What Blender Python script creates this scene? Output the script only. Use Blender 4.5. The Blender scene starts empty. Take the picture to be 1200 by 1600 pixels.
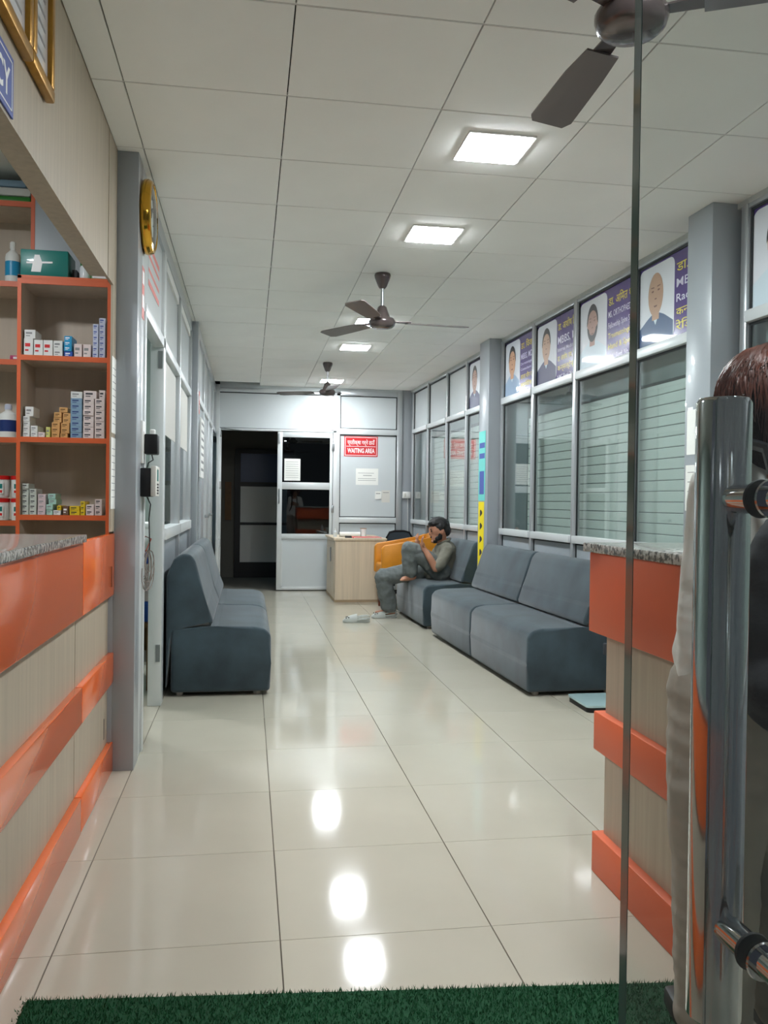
import bpy, bmesh, math, random, re
from mathutils import Matrix, Vector
random.seed(7)
sc = bpy.context.scene
COL = sc.collection
H = 2.752                       # ceiling height
# ------------------------------------------------------------------ camera
def look(yaw, pit, roll):
    cy, sy = math.cos(yaw), math.sin(yaw)
    f = Vector((sy*math.cos(pit), cy*math.cos(pit), math.sin(pit)))
    r = Vector((cy, -sy, 0)); u = r.cross(f)
    c, s = math.cos(roll), math.sin(roll)
    r2, u2 = c*r + s*u, -s*r + c*u
    return Matrix((r2, u2, -f)).transposed()
cam = bpy.data.cameras.new('camera'); camo = bpy.data.objects.new('camera', cam); COL.objects.link(camo)
cam.sensor_fit = 'VERTICAL'; cam.sensor_height = 36; cam.lens = 1319.0/1600*36
cam.clip_start = .02; cam.clip_end = 200
camo.matrix_world = Matrix.Translation((0, 0, 1.2155)) @ look(.159, -.0119, .0131).to_4x4()
sc.camera = camo
# ------------------------------------------------------------------ world, exposure
wd = bpy.data.worlds.new('world'); sc.world = wd; wd.use_nodes = True
wd.node_tree.nodes['Background'].inputs[0].default_value = (.80, .88, 1, 1)
wd.node_tree.nodes['Background'].inputs[1].default_value = .07
sc.view_settings.view_transform = 'Standard'; sc.view_settings.look = 'None'
sc.view_settings.exposure = 0.0; sc.view_settings.gamma = 1.0; sc.view_settings.use_curve_mapping = False
LED = 150.0                       # emission of the ceiling panels

# ------------------------------------------------------------------ materials
def lin(c):
    return tuple((v/255/12.92 if v/255 <= .04045 else ((v/255+.055)/1.055)**2.4) for v in c) + (1,)
MATS = {}
def pm(name, col, rough=.5, metal=0., spec=.5, var=0., scale=6., stretch=(1,1,1), bump=0., bscale=150., coat=0., sheen=0., col2=None, trans=0., ior=1.45, alpha=1.):
    m = bpy.data.materials.new(name); m.use_nodes = True; nt = m.node_tree; b = nt.nodes['Principled BSDF']
    b.inputs['Base Color'].default_value = lin(col); b.inputs['Roughness'].default_value = rough
    b.inputs['Metallic'].default_value = metal; b.inputs['Specular IOR Level'].default_value = spec
    b.inputs['Coat Weight'].default_value = coat; b.inputs['Coat Roughness'].default_value = .04
    b.inputs['Sheen Weight'].default_value = sheen; b.inputs['Transmission Weight'].default_value = trans
    b.inputs['IOR'].default_value = ior; b.inputs['Alpha'].default_value = alpha
    tc = nt.nodes.new('ShaderNodeTexCoord')
    if var > 0 or col2:
        mp = nt.nodes.new('ShaderNodeMapping'); mp.inputs['Scale'].default_value = stretch
        nz = nt.nodes.new('ShaderNodeTexNoise'); nz.inputs['Scale'].default_value = scale; nz.inputs['Detail'].default_value = 5
        nt.links.new(tc.outputs['Object'], mp.inputs[0]); nt.links.new(mp.outputs[0], nz.inputs['Vector'])
        rp = nt.nodes.new('ShaderNodeValToRGB'); rp.color_ramp.elements[0].position = .32; rp.color_ramp.elements[1].position = .68
        a = lin(col); c2 = lin(col2) if col2 else tuple(v*(1-var) for v in a[:3]) + (1,)
        rp.color_ramp.elements[0].color = c2; rp.color_ramp.elements[1].color = a
        nt.links.new(nz.outputs['Fac'], rp.inputs[0]); nt.links.new(rp.outputs[0], b.inputs['Base Color'])
    if bump > 0:
        nb = nt.nodes.new('ShaderNodeTexNoise'); nb.inputs['Scale'].default_value = bscale; nb.inputs['Detail'].default_value = 3
        bp = nt.nodes.new('ShaderNodeBump'); bp.inputs['Strength'].default_value = bump; bp.inputs['Distance'].default_value = .004
        nt.links.new(tc.outputs['Object'], nb.inputs['Vector']); nt.links.new(nb.outputs['Fac'], bp.inputs['Height']); nt.links.new(bp.outputs[0], b.inputs['Normal'])
    MATS[name] = m; return m
def emit(name, col, s):
    m = bpy.data.materials.new(name); m.use_nodes = True; nt = m.node_tree; nt.nodes.clear()
    e = nt.nodes.new('ShaderNodeEmission'); e.inputs[0].default_value = lin(col); e.inputs[1].default_value = s
    o = nt.nodes.new('ShaderNodeOutputMaterial'); nt.links.new(e.outputs[0], o.inputs[0]); MATS[name] = m; return m
def glassmat(name, tint, haze=0., refl=1.0):
    m = bpy.data.materials.new(name); m.use_nodes = True; nt = m.node_tree; nt.nodes.clear()
    t = nt.nodes.new('ShaderNodeBsdfTransparent'); t.inputs[0].default_value = lin(tint)
    g = nt.nodes.new('ShaderNodeBsdfGlossy'); g.inputs['Roughness'].default_value = .01; g.inputs[0].default_value = (1,1,1,1)
    fr = nt.nodes.new('ShaderNodeFresnel')
    ge = nt.nodes.new('ShaderNodeNewGeometry'); mr = nt.nodes.new('ShaderNodeMapRange'); mr.inputs[3].default_value = 1.5; mr.inputs[4].default_value = 1/1.5
    nt.links.new(ge.outputs['Backfacing'], mr.inputs[0]); nt.links.new(mr.outputs[0], fr.inputs[0])
    mul = nt.nodes.new('ShaderNodeMath'); mul.operation = 'MULTIPLY'; mul.inputs[1].default_value = refl; mul.use_clamp = True
    mx = nt.nodes.new('ShaderNodeMixShader'); o = nt.nodes.new('ShaderNodeOutputMaterial')
    nt.links.new(fr.outputs[0], mul.inputs[0]); nt.links.new(mul.outputs[0], mx.inputs[0])
    nt.links.new(t.outputs[0], mx.inputs[1]); nt.links.new(g.outputs[0], mx.inputs[2])
    last = mx
    if haze > 0:
        d = nt.nodes.new('ShaderNodeBsdfDiffuse'); d.inputs[0].default_value = (.75,.8,.78,1)
        m2 = nt.nodes.new('ShaderNodeMixShader'); m2.inputs[0].default_value = haze
        nt.links.new(mx.outputs[0], m2.inputs[1]); nt.links.new(d.outputs[0], m2.inputs[2]); last = m2
    nt.links.new(last.outputs[0], o.inputs[0]); MATS[name] = m; return m
def granite(name):
    m = pm(name, (150,148,140), .18, coat=.3); nt = m.node_tree; b = nt.nodes['Principled BSDF']
    tc = nt.nodes.new('ShaderNodeTexCoord'); v = nt.nodes.new('ShaderNodeTexVoronoi'); v.inputs['Scale'].default_value = 140
    n = nt.nodes.new('ShaderNodeTexNoise'); n.inputs['Scale'].default_value = 70; n.inputs['Detail'].default_value = 6
    r = nt.nodes.new('ShaderNodeValToRGB'); r.color_ramp.interpolation = 'CONSTANT'
    r.color_ramp.elements[0].position = 0; r.color_ramp.elements[0].color = lin((70,66,60))
    r.color_ramp.elements[1].position = .44; r.color_ramp.elements[1].color = lin((138,132,122))
    e = r.color_ramp.elements.new(.52); e.color = lin((196,192,184))
    mm = nt.nodes.new('ShaderNodeMix'); mm.data_type = 'RGBA'; mm.inputs[0].default_value = .12
    nt.links.new(tc.outputs['Object'], v.inputs['Vector']); nt.links.new(tc.outputs['Object'], n.inputs['Vector'])
    nt.links.new(n.outputs['Fac'], r.inputs[0]); nt.links.new(r.outputs[0], mm.inputs[6]); nt.links.new(v.outputs['Distance'], mm.inputs[7])
    nt.links.new(mm.outputs[2], b.inputs['Base Color'])
pm('floor_tile', (182,177,161), .08, var=.06, scale=2.2, bump=.015, bscale=9, spec=.36)
pm('grout', (96,88,76), .8)
pm('ceil_tile', (246,246,241), .75, var=.03, scale=3, bump=.05, bscale=300)
pm('ceil_void', (42,42,42), .9)
pm('ceil_bar', (205,205,200), .6)
pm('alu', (196,200,202), .32, metal=.65, var=.05, scale=3)
pm('alu_white', (215,219,219), .35, metal=.25)
pm('panel_grey', (204,210,211), .28, var=.04, scale=1.5, coat=.25)
pm('panel_cool', (168,176,180), .26, var=.05, scale=1.5, coat=.35)
pm('gasket', (30,34,36), .6)
pm('column_grey', (158,164,168), .30, var=.06, scale=1.2, coat=.3)
pm('laminate', (182,169,148), .42, var=.16, scale=5, stretch=(9,9,.35), bump=.03, bscale=80)
pm('wood_desk', (214,196,170), .40, var=.14, scale=5, stretch=(9,9,.3))
pm('wood_edge', (170,146,116), .5, var=.15, scale=8)
pm('wood_dark', (112,54,34), .4, var=.3, scale=14, stretch=(4,4,.6))
pm('wood_brown', (120,84,40), .5, var=.3, scale=10, stretch=(1,6,1))
pm('orange', (236,108,46), .16, coat=.3, var=.05, scale=2)
pm('orange_matt', (212,96,50), .45)
pm('orange_leather', (206,132,30), .45, var=.12, scale=10, bump=.1, bscale=90)
pm('shelf_in', (206,190,172), .6, var=.10, scale=4, stretch=(6,6,.5))
granite('granite')
pm('suede', (58,75,82), .88, sheen=.3, col2=(42,55,61), scale=4.5, bump=.12, bscale=220)
pm('white', (232,232,228), .5); pm('paper', (236,236,230), .8); pm('offwhite', (214,212,204), .55)
pm('black', (18,18,20), .45); pm('black_soft', (22,23,27), .8, var=.3, scale=18, bump=.2, bscale=120); pm('dark_grey', (52,55,58), .6)
pm('fan_brown', (92,82,80), .25, metal=.45, coat=.4)
pm('blade', (104,96,94), .35, coat=.2)
pm('gold', (212,164,62), .14, metal=1.); pm('gold_frame', (186,140,62), .32, metal=.75, var=.25, scale=30)
pm('chrome', (205,207,210), .08, metal=1.); pm('steel', (165,168,170), .3, metal=.9)
pm('mat_green', (18,74,42), .95, var=.35, scale=120); pm('grass', (22,92,52), .8, var=.35, scale=60)
pm('red_sign', (206,42,44), .35, coat=.3); pm('pink_sign', (214,120,112), .5)
pm('blue_sign', (70,88,160), .45); pm('white_print', (240,240,240), .5); pm('ink', (46,46,50), .7); pm('ink_light', (140,140,140), .8)
pm('purple', (76,54,124), .22, coat=.8); pm('poster_white', (226,230,236), .2, coat=.8); pm('yellow_print', (224,206,60), .3, coat=.6); pm('lilac_print', (216,212,232), .3, coat=.6)
pm('face1', (206,158,124), .4, coat=.5); pm('face2', (186,150,124), .4, coat=.5); pm('face3', (170,132,116), .4, coat=.5); pm('face_shade', (120,84,70), .4, coat=.5); pm('hair_print', (40,36,36), .4, coat=.5)
pm('shirt_sky', (150,172,196), .4, coat=.5); pm('shirt_navy', (52,50,92), .4, coat=.5); pm('shirt_pale', (200,216,224), .4, coat=.5); pm('shirt_blue', (60,86,124), .4, coat=.5)
pm('skin', (176,124,98), .55, var=.08, scale=30); pm('skin_pale', (206,160,142), .55)
pm('hair_black', (18,17,18), .55, bump=.6, bscale=160); pm('hair_red', (112,62,46), .42, col2=(40,22,18), scale=9)
pm('hair_dark', (30,20,18), .85, spec=.2)
pm('cloth_grey', (104,110,108), .9, var=.16, scale=16, bump=.25, bscale=60); pm('cloth_grey_b', (114,112,100), .9, var=.18, scale=14, bump=.25, bscale=60)
pm('cloth_white', (222,222,216), .9, var=.07, scale=9, bump=.25, bscale=50); pm('cloth_khaki', (168,160,148), .9, var=.10, scale=8, bump=.3, bscale=40)
pm('clog', (176,180,174), .6); pm('rubber', (38,38,38), .8)
pm('shutter', (194,203,197), .45, metal=.0, var=.06, scale=3); pm('shutter_box', (92,106,108), .5)
pm('teal', (28,120,112), .35, coat=.3); pm('teal_print', (110,206,196), .4); pm('yellow', (236,214,24), .5); pm('green', (52,140,56), .4); pm('cyan', (40,150,196), .35); pm('blue', (40,84,170), .4); pm('navy', (32,52,110), .4)
pm('box_white', (220,220,216), .55); pm('box_lilac', (198,202,220), .4); pm('box_pink', (212,190,192), .55); pm('box_blush', (220,204,200), .55); pm('box_slate', (132,160,182), .5); pm('box_amber', (212,160,100), .5)
pm('box_mint', (168,206,192), .5); pm('box_lime', (206,206,120), .5); pm('box_yellow', (222,190,34), .5); pm('box_brown', (108,80,62), .6); pm('box_sage', (196,200,190), .55); pm('magenta', (176,40,92), .4)
pm('red_lid', (206,30,28), .35); pm('clear_plastic', (226,232,234), .15, coat=.4)
pm('cable', (120,108,100), .6); pm('cable_red', (140,60,44), .6)
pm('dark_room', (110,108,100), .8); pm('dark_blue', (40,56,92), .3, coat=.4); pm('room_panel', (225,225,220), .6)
pm('lime_wall', (150,164,156), .7); pm('plaster', (186,188,184), .85, var=.12, scale=22, bump=.35, bscale=60)
pm('tint_plate', (176,206,206), .08, coat=.6); pm('mesh_dark', (58,66,74), .7)
glassmat('glass', (246,250,249), haze=.02, refl=1.2); glassmat('glass_dark', (150,168,176), refl=1.2); glassmat('glass_door', (251,253,252), haze=.025, refl=.8); glassmat('glass_clear', (236,242,242))
pm('glass_edge', (84,116,110), .12, coat=.8, var=.25, scale=3)
emit('led', (244,250,255), LED)
M_ = MATS

# ------------------------------------------------------------------ mesh builder
WM = {}                                    # world matrices of parents
class MB:
    def __init__(s): s.bm = bmesh.new()
    def _bev(s, vs, bevel, seg):
        if bevel > 0:
            es = list({e for v in vs for e in v.link_edges})
            bmesh.ops.bevel(s.bm, geom=es, offset=bevel, segments=seg, affect='EDGES', profile=.5)
    def box(s, a, b, bevel=0., seg=2, mx=None):
        (x0,y0,z0),(x1,y1,z1) = a, b
        P = [(x0,y0,z0),(x1,y0,z0),(x1,y1,z0),(x0,y1,z0),(x0,y0,z1),(x1,y0,z1),(x1,y1,z1),(x0,y1,z1)]
        vs = [s.bm.verts.new(mx @ Vector(p) if mx else p) for p in P]
        for f in ((0,3,2,1),(4,5,6,7),(0,1,5,4),(1,2,6,5),(2,3,7,6),(3,0,4,7)): s.bm.faces.new([vs[i] for i in f])
        s._bev(vs, bevel, seg); return s
    def prism(s, poly, fn, t0, t1, bevel=0., seg=2):
        a = [s.bm.verts.new(fn(x,y,t0)) for x,y in poly]; b = [s.bm.verts.new(fn(x,y,t1)) for x,y in poly]; n = len(poly)
        s.bm.faces.new(a[::-1]); s.bm.faces.new(b)
        for i in range(n): s.bm.faces.new((a[i],a[(i+1)%n],b[(i+1)%n],b[i]))
        s._bev(a+b, bevel, seg); return s
    def rings(s, rings, cap=True):
        R = [[s.bm.verts.new(p) for p in r] for r in rings]; n = len(R[0])
        for a, b in zip(R, R[1:]):
            for i in range(n): s.bm.faces.new((a[i],a[(i+1)%n],b[(i+1)%n],b[i]))
        if cap: s.bm.faces.new(R[0][::-1]); s.bm.faces.new(R[-1])
        return s
    def lathe(s, prof, c=(0,0,0), axis='Z', seg=20, cap=True):
        c = Vector(c); rs = []
        for r, z in prof:
            ring = []
            for i in range(seg):
                t = 2*math.pi*i/seg; x, y = max(r,1e-4)*math.cos(t), max(r,1e-4)*math.sin(t)
                p = {'Z':(x,y,z),'X':(z,x,y),'Y':(x,z,y)}[axis]
                ring.append(c+Vector(p))
            rs.append(ring)
        return s.rings(rs, cap)
    def tube(s, pts, r, seg=8):
        pts = [Vector(p) for p in pts]; rr = r if isinstance(r,(list,tuple)) else [r]*len(pts); rs = []; up = Vector((.13,.31,.94))
        for i, p in enumerate(pts):
            d = (pts[min(i+1,len(pts)-1)]-pts[max(i-1,0)]).normalized()
            if abs(d.dot(up)) > .97: up = Vector((.9,.3,.1))
            a = d.cross(up).normalized(); b = d.cross(a)
            rs.append([p+rr[i]*(math.cos(2*math.pi*k/seg)*a+math.sin(2*math.pi*k/seg)*b) for k in range(seg)])
        return s.rings(rs)
    def ell(s, c, r, mx=None, u=16, v=10):
        m = Matrix.Translation(c) @ (mx.to_4x4() if mx else Matrix.Identity(4)) @ Matrix.Diagonal((r[0],r[1],r[2],1))
        bmesh.ops.create_uvsphere(s.bm, u_segments=u, v_segments=v, radius=1, matrix=m); return s
    def flat(s, poly, fn, off): s.bm.faces.new([s.bm.verts.new(fn(x,y,off)) for x,y in poly]); return s
    def text(s, body, x, y, h, fn, off, width=None, align='LEFT', bold=.0):
        V, F, w, hh = text2d(body, bold); k = h; kx = k
        if width: kx = width/max(w,1e-6)
        x0 = x if align == 'LEFT' else x-w*kx/2
        vs = [s.bm.verts.new(fn(x0+vx*kx, y+vy*k, off)) for vx,vy in V]
        for f in F:
            try: s.bm.faces.new([vs[i] for i in f])
            except ValueError: pass
        return s
    def build(s, name, mat, parent=None, local=False, smooth=True, mats=None):
        bm = s.bm
        if parent is not None and not local:
            bm.transform(WM[parent.name].inverted())
        bmesh.ops.recalc_face_normals(bm, faces=bm.faces)
        for f in bm.faces: f.smooth = smooth
        for e in bm.edges:
            if len(e.link_faces) == 2 and e.calc_face_angle(0) > .62: e.smooth = False
        me = bpy.data.meshes.new(name); bm.to_mesh(me); bm.free()
        me.materials.append(M_[mat] if isinstance(mat,str) else mat)
        for q in (mats or []): me.materials.append(M_[q])
        return link(name, me, parent)
def link(name, me, parent=None):
    o = bpy.data.objects.new(name, me); COL.objects.link(o)
    if parent is not None: o.parent = parent
    WM[o.name] = WM[parent.name].copy() if parent is not None else Matrix.Identity(4)
    return o
_TX = {}
def text2d(body, bold):
    body = re.sub('([\u0915-\u0939])\u093f', '\u093f\\1', body)     # the short i is written before its consonant
    k = (body, bold)
    if k in _TX: return _TX[k]
    c = bpy.data.curves.new('lettering','FONT'); c.body = body; c.resolution_u = 2; c.offset = bold
    o = bpy.data.objects.new('lettering', c); COL.objects.link(o)
    dg = bpy.context.evaluated_depsgraph_get(); me = bpy.data.meshes.new_from_object(o.evaluated_get(dg))
    V = [(v.co.x, v.co.y) for v in me.vertices]; F = [tuple(p.vertices) for p in me.polygons]
    x0 = min(v[0] for v in V); w = max(v[0] for v in V)-x0
    V = [(a-x0, b) for a, b in V]
    bpy.data.objects.remove(o); bpy.data.curves.remove(c); bpy.data.meshes.remove(me)
    _TX[k] = (V, F, w, 1); return _TX[k]
def tag(o, label=None, cat=None, group=None, kind=None):
    if label: o['label'] = label
    if cat: o['category'] = cat
    if group: o['group'] = group
    if kind: o['kind'] = kind
    return o
def thing(name, label, cat, loc=(0,0,0), rz=0., group=None, kind=None):
    o = bpy.data.objects.new(name, None); COL.objects.link(o); o.location = loc; o.rotation_euler = (0,0,rz); o.empty_display_size = .1
    WM[o.name] = Matrix.Translation(loc) @ Matrix.Rotation(rz,4,'Z')
    return tag(o, label, cat, group, kind)
def setting(name, label=None, loc=(0,0,0), rz=0.): return thing(name, label, None, loc, rz, kind='structure')
def clone(root, loc, rz, label, group=None):
    r = root.copy(); COL.objects.link(r); r.location = loc; r.rotation_euler = (0,0,rz); r['label'] = label
    if group: r['group'] = group
    WM[r.name] = Matrix.Translation(loc) @ Matrix.Rotation(rz,4,'Z')
    for ch in list(root.children):
        c = ch.copy(); COL.objects.link(c); c.parent = r
        for g in list(ch.children):
            d = g.copy(); COL.objects.link(d); d.parent = c
    return r
def bx(name, a, b, mat, parent=None, bevel=0., local=False):
    return MB().box(a, b, bevel).build(name, mat, parent, local)
# wall-facing frames for prints: fn(x, y, off) -> world point
def on_back(X, Y, Z): return lambda x, y, o: Vector((X+x, Y-o, Z+y))         # seen from the entrance
def on_left(X, Y, Z): return lambda x, y, o: Vector((X+o, Y+x, Z+y))         # on a wall at the left, facing right
def rrect(w, h, r, n=5):
    P = []
    for cx, cy, a in ((w-r,r,-90),(w-r,h-r,0),(r,h-r,90),(r,r,180)):
        for i in range(n+1):
            t = math.radians(a+90*i/n); P.append((cx+r*math.cos(t), cy+r*math.sin(t)))
    return P
# the right-hand wall runs at a slight angle: local x = along the wall away from the door, y = into the room
WLOC = (2.43, 4.5, 0); WROT = math.atan2(1., -.0331)
WMAT = Matrix.Translation(WLOC) @ Matrix.Rotation(WROT,4,'Z')
def RW(u, n, z): return WMAT @ Vector((u, n, z))
def on_right(u, n, z): return lambda x, y, o: WMAT @ Vector((u-x, n+o, z+y))

# ================================================================== THE SETTING
# ---- floor of polished tiles
fl = bx('floor', (-3.2,-1.2,-.06), (3.4,14.2,-.004), 'grout'); tag(fl, 'polished cream tiled floor', kind='structure')
FX, FY, FT = -.5038, 2.936, .603
tiles = {}
for i in range(-2, 5):
    for j in range(-7, 15):
        x0, y0 = FX+i*FT+.0016, FY+j*FT+.0009; x1, y1 = x0+FT-.0032, y0+FT-.0018
        if x0 > 2.5: continue
        x1 = min(x1, 2.62); y1 = min(y1, 11.46)
        if y1-y0 < .03: continue
        k = (round(x1-x0,4), round(y1-y0,4))
        if k not in tiles:
            tiles[k] = MB().box((0,0,-.006), (k[0],k[1],0), .0006, 1).build('tile', 'floor_tile', fl, local=True); o = tiles[k]
        else: o = link('tile', tiles[k].data, fl)
        o.location = (x0, y0, 0)
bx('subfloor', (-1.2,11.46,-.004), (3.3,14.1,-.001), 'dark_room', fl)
# ---- suspended ceiling
ce = bx('ceiling', (-3.2,.2,H+.10), (3.4,14.2,H+.16), 'ceil_void'); tag(ce, 'suspended white tile ceiling', kind='structure')
CX = [-.59,-.4728,.1272,.7272,1.3272,1.9272,2.60]; CY = [3.2457+.6*j for j in range(-5,14)]+[11.47]
cts = {}
for j in range(len(CY)-1):
    for i in range(6):
        x0, x1 = CX[i]+.0022, CX[i+1]-.0022; y0, y1 = CY[j]+.004, CY[j+1]-.004
        if i == 1 and j == len(CY)-2: y1 = 11.16           # a strip is missing by the far door
        k = (round(x1-x0,4), round(y1-y0,4))
        if k not in cts: cts[k] = MB().box((0,0,0), (k[0],k[1],.012), .0015, 1).build('tile', 'ceil_tile', ce, local=True); o = cts[k]
        else: o = link('tile', cts[k].data, ce)
        o.location = (x0, y0, H)
for y in CY[1:-1]: bx('cross_runner', (-.59,y-.006,H+.0022), (2.6,y+.006,H+.012), 'ceil_bar', ce)

# ---- left: bulkhead over the counter, pilaster, partition with doorway and windows
wl = setting('wall_left', 'left wall with beige bulkhead and grey aluminium partition', (-.5,3.9,0))
bx('bulkhead', (-.662,.2,2.138), (-.59,3.665,H+.1), 'laminate', wl)
bx('column_filler', (-.645,3.888,0), (-.592,4.0,1.05), 'column_grey', wl)
bx('pilaster', (-.598,3.80,1.07), (-.588,3.885,2.138), 'laminate', wl); bx('pilaster_head', (-.600,3.667,2.138), (-.588,3.885,H+.1), 'laminate', wl)
bx('corner_column', (-.592,3.888,0), (-.497,4.04,H), 'column_grey', wl, .002)
bx('door_jamb', (-.56,4.04,0), (-.502,4.215,H), 'panel_grey', wl, .002)
bx('jamb_strip', (-.515,4.165,0), (-.494,4.218,2.11), 'alu_white', wl, .002)
bx('panel', (-.545,4.215,2.16), (-.515,5.16,2.66), 'panel_grey', wl)
bx('rail', (-.56,4.215,2.10), (-.497,5.16,2.16), 'alu_white', wl, .003)
bx('door_post', (-.575,5.09,0), (-.497,5.20,2.66), 'alu_white', wl, .003)
for zz in (1.98,.26):
    h_ = bx('hinge', (-.53,5.083,zz), (-.505,5.092,zz+.10), 'steel', wl)
bx('top_rail', (-.56,4.04,2.66), (-.498,7.47,H), 'alu', wl)
for y in (6.24,7.41): bx('post', (-.56,y,0), (-.495,y+.055,2.66), 'alu', wl, .003)
for y0, y1 in ((5.20,6.24),(6.295,7.41)):
    bx('rail', (-.56,y0,2.10), (-.495,y1,2.155), 'alu_white', wl, .003)
    bx('sill_rail', (-.56,y0,.97), (-.485,y1,1.04), 'alu_white', wl, .003)
    bx('panel', (-.54,y0,2.155), (-.52,y1,2.60), 'panel_grey', wl)
    bx('light_strip', (-.52,y0+.1,2.60), (-.505,y1-.06,2.66), 'white', wl)
    bx('pane', (-.532,y0,1.04), (-.526,y1,2.10), 'glass', wl)
    bx('panel', (-.54,y0,.0), (-.52,y1,.97), 'panel_cool', wl)
    bx('pane_film', (-.525,y0+.05,1.62), (-.523,y1-.05,2.08), 'offwhite', wl)
bx('far_column', (-.56,7.47,0), (-.445,7.64,H), 'column_grey', wl, .002)
ys = [7.64,8.62,9.62,10.62,11.42]
for a, b in zip(ys, ys[1:]):
    bx('post', (-.52,a,0), (-.447,a+.05,H), 'alu', wl, .003)
    bx('panel', (-.50,a+.05,2.16), (-.47,b,2.66), 'panel_grey', wl); bx('panel', (-.50,a+.05,0), (-.47,b,2.10), 'panel_cool' if a < 8 else 'panel_grey', wl)
    bx('rail', (-.52,a+.05,2.10), (-.45,b,2.16), 'alu_white', wl, .003); bx('top_rail', (-.52,a+.05,2.66), (-.45,b,H), 'alu', wl, .003)
bx('end_post', (-.56,11.42,0), (-.44,11.47,H), 'alu', wl)
for y in (9.3,10.3):
    bx('latch', (-.47,y,1.02), (-.43,y+.18,1.05), 'steel', wl, .004)
bx('door_closer', (-.47,10.9,1.96), (-.42,11.2,2.02), 'dark_grey', wl, .004)
# pharmacy and side-room shells
wp = setting('wall_pharmacy', 'walls of the pharmacy and the room behind the partition', (-1.8,4.2,0))
bx('rear_wall', (-1.0,4.17,0), (-.72,4.26,H), 'column_grey', wp)
bx('rear_wall', (-2.6,4.46,0), (-.56,4.52,H+.1), 'lime_wall', wp)
bx('side_wall', (-2.7,.2,0), (-2.6,4.46,H+.1), 'lime_wall', wp)
bx('side_wall', (-2.7,4.52,0), (-2.6,7.7,H+.1), 'lime_wall', wp)
bx('end_wall', (-2.6,7.64,0), (-.56,7.7,H+.1), 'lime_wall', wp)
bx('side_room_ceiling', (-2.6,.2,H), (-.72,7.64,H+.05), 'ceil_tile', wp)

# ---- far wall: frames, panels, doorway
wb = setting('wall_back', 'far wall of grey panels in aluminium frames', (.8,11.45,0))
YB = 11.45
bx('post', (-.45,YB-.02,0), (-.395,YB+.04,H), 'alu_white', wb, .003)
bx('top_rail', (-.395,YB-.02,2.655), (1.17,YB+.04,2.705), 'alu_white', wb, .003); bx('top_rail', (1.215,YB-.02,2.655), (2.0,YB+.04,2.725), 'alu', wb, .003)
bx('header', (-.395,YB+.0,2.705), (2.1,YB+.04,H+.1), 'panel_grey', wb)
bx('panel', (-.395,YB+.005,2.175), (1.17,YB+.025,2.655), 'panel_grey', wb)
bx('panel', (1.215,YB+.005,2.205), (2.0,YB+.025,2.655), 'panel_grey', wb)
bx('door_header', (-.395,YB-.02,2.145), (1.17,YB+.04,2.175), 'alu_white', wb, .003)
bx('post', (1.125,YB-.02,0), (1.215,YB+.04,2.655), 'alu_white', wb, .003)
bx('rail', (1.215,YB-.025,2.128), (2.0,YB+.04,2.205), 'alu_white', wb, .004)
bx('panel', (1.215,YB+.005,1.0), (2.0,YB+.025,2.128), 'panel_grey', wb)
bx('rail', (1.215,YB-.025,.925), (2.0,YB+.04,1.0), 'alu_white', wb, .004)
bx('panel', (1.215,YB+.005,.06), (2.0,YB+.025,.925), 'panel_grey', wb); bx('rail', (1.215,YB-.02,0), (2.0,YB+.04,.06), 'alu', wb, .003)
bx('post', (2.0,YB-.03,0), (2.07,YB+.04,2.725), 'alu', wb, .003)
bx('corner_column', (2.07,YB-.01,0), (2.24,YB+.06,H+.1), 'column_grey', wb)
for x0,x1,z0,z1 in ((1.215,2.0,2.205,2.655),(1.215,2.0,1.0,2.128),(1.215,2.0,.06,.925)):
    m = MB(); g = .012
    m.box((x0,YB-.001,z0),(x0+g,YB+.006,z1)).box((x1-g,YB-.001,z0),(x1,YB+.006,z1)).box((x0,YB-.001,z1-g),(x1,YB+.006,z1)).box((x0,YB-.001,z0),(x1,YB+.006,z0+g)); m.build('gasket', 'gasket', wb)
m = MB(); m.box((-.395,YB-.001,2.643),(1.17,YB+.006,2.655)).box((-.395,YB-.001,2.175),(1.17,YB+.006,2.182)); m.build('gasket', 'gasket', wb)
# right leaf of the double door, shut
d1 = setting('door_1', 'closed aluminium door leaf with two glass panes', (.75,YB,0))
bx('stile', (.375,YB-.02,.012), (.44,YB+.02,2.14), 'alu_white', d1, .003); bx('stile', (1.08,YB-.02,.012), (1.12,YB+.02,2.14), 'alu_white', d1, .003)
for a, b in ((2.072,2.14),(1.37,1.465),(.70,.77),(.012,.05)): bx('rail', (.44,YB-.02,a), (1.08,YB+.02,b), 'alu_white', d1, .003)
for a, b in ((1.465,2.072),(.77,1.37)): bx('pane', (.44,YB-.003,a), (1.08,YB+.003,b), 'glass_dark', d1)
bx('panel', (.44,YB-.006,.05), (1.08,YB+.006,.70), 'panel_grey', d1)
m = MB()
for a in (.05,.685): m.box((.44,YB-.008,a),(1.08,YB+.007,a+.012))
m.box((.44,YB-.008,.05),(.452,YB+.007,.70)).box((1.068,YB-.008,.05),(1.08,YB+.007,.70)); m.build('bead', 'alu_white', d1)
for zz in (.25,1.06,1.90): bx('hinge', (1.105,YB-.035,zz), (1.14,YB-.019,zz+.10), 'steel', d1, .004)
bx('bolt', (.385,YB-.032,1.98), (.41,YB-.02,2.12), 'alu', d1, .004)
m = MB(); m.tube([(.40,YB-.02,1.18),(.40,YB-.055,1.19),(.40,YB-.055,1.36),(.40,YB-.02,1.37)], .010); m.build('handle', 'steel', d1)
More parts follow.
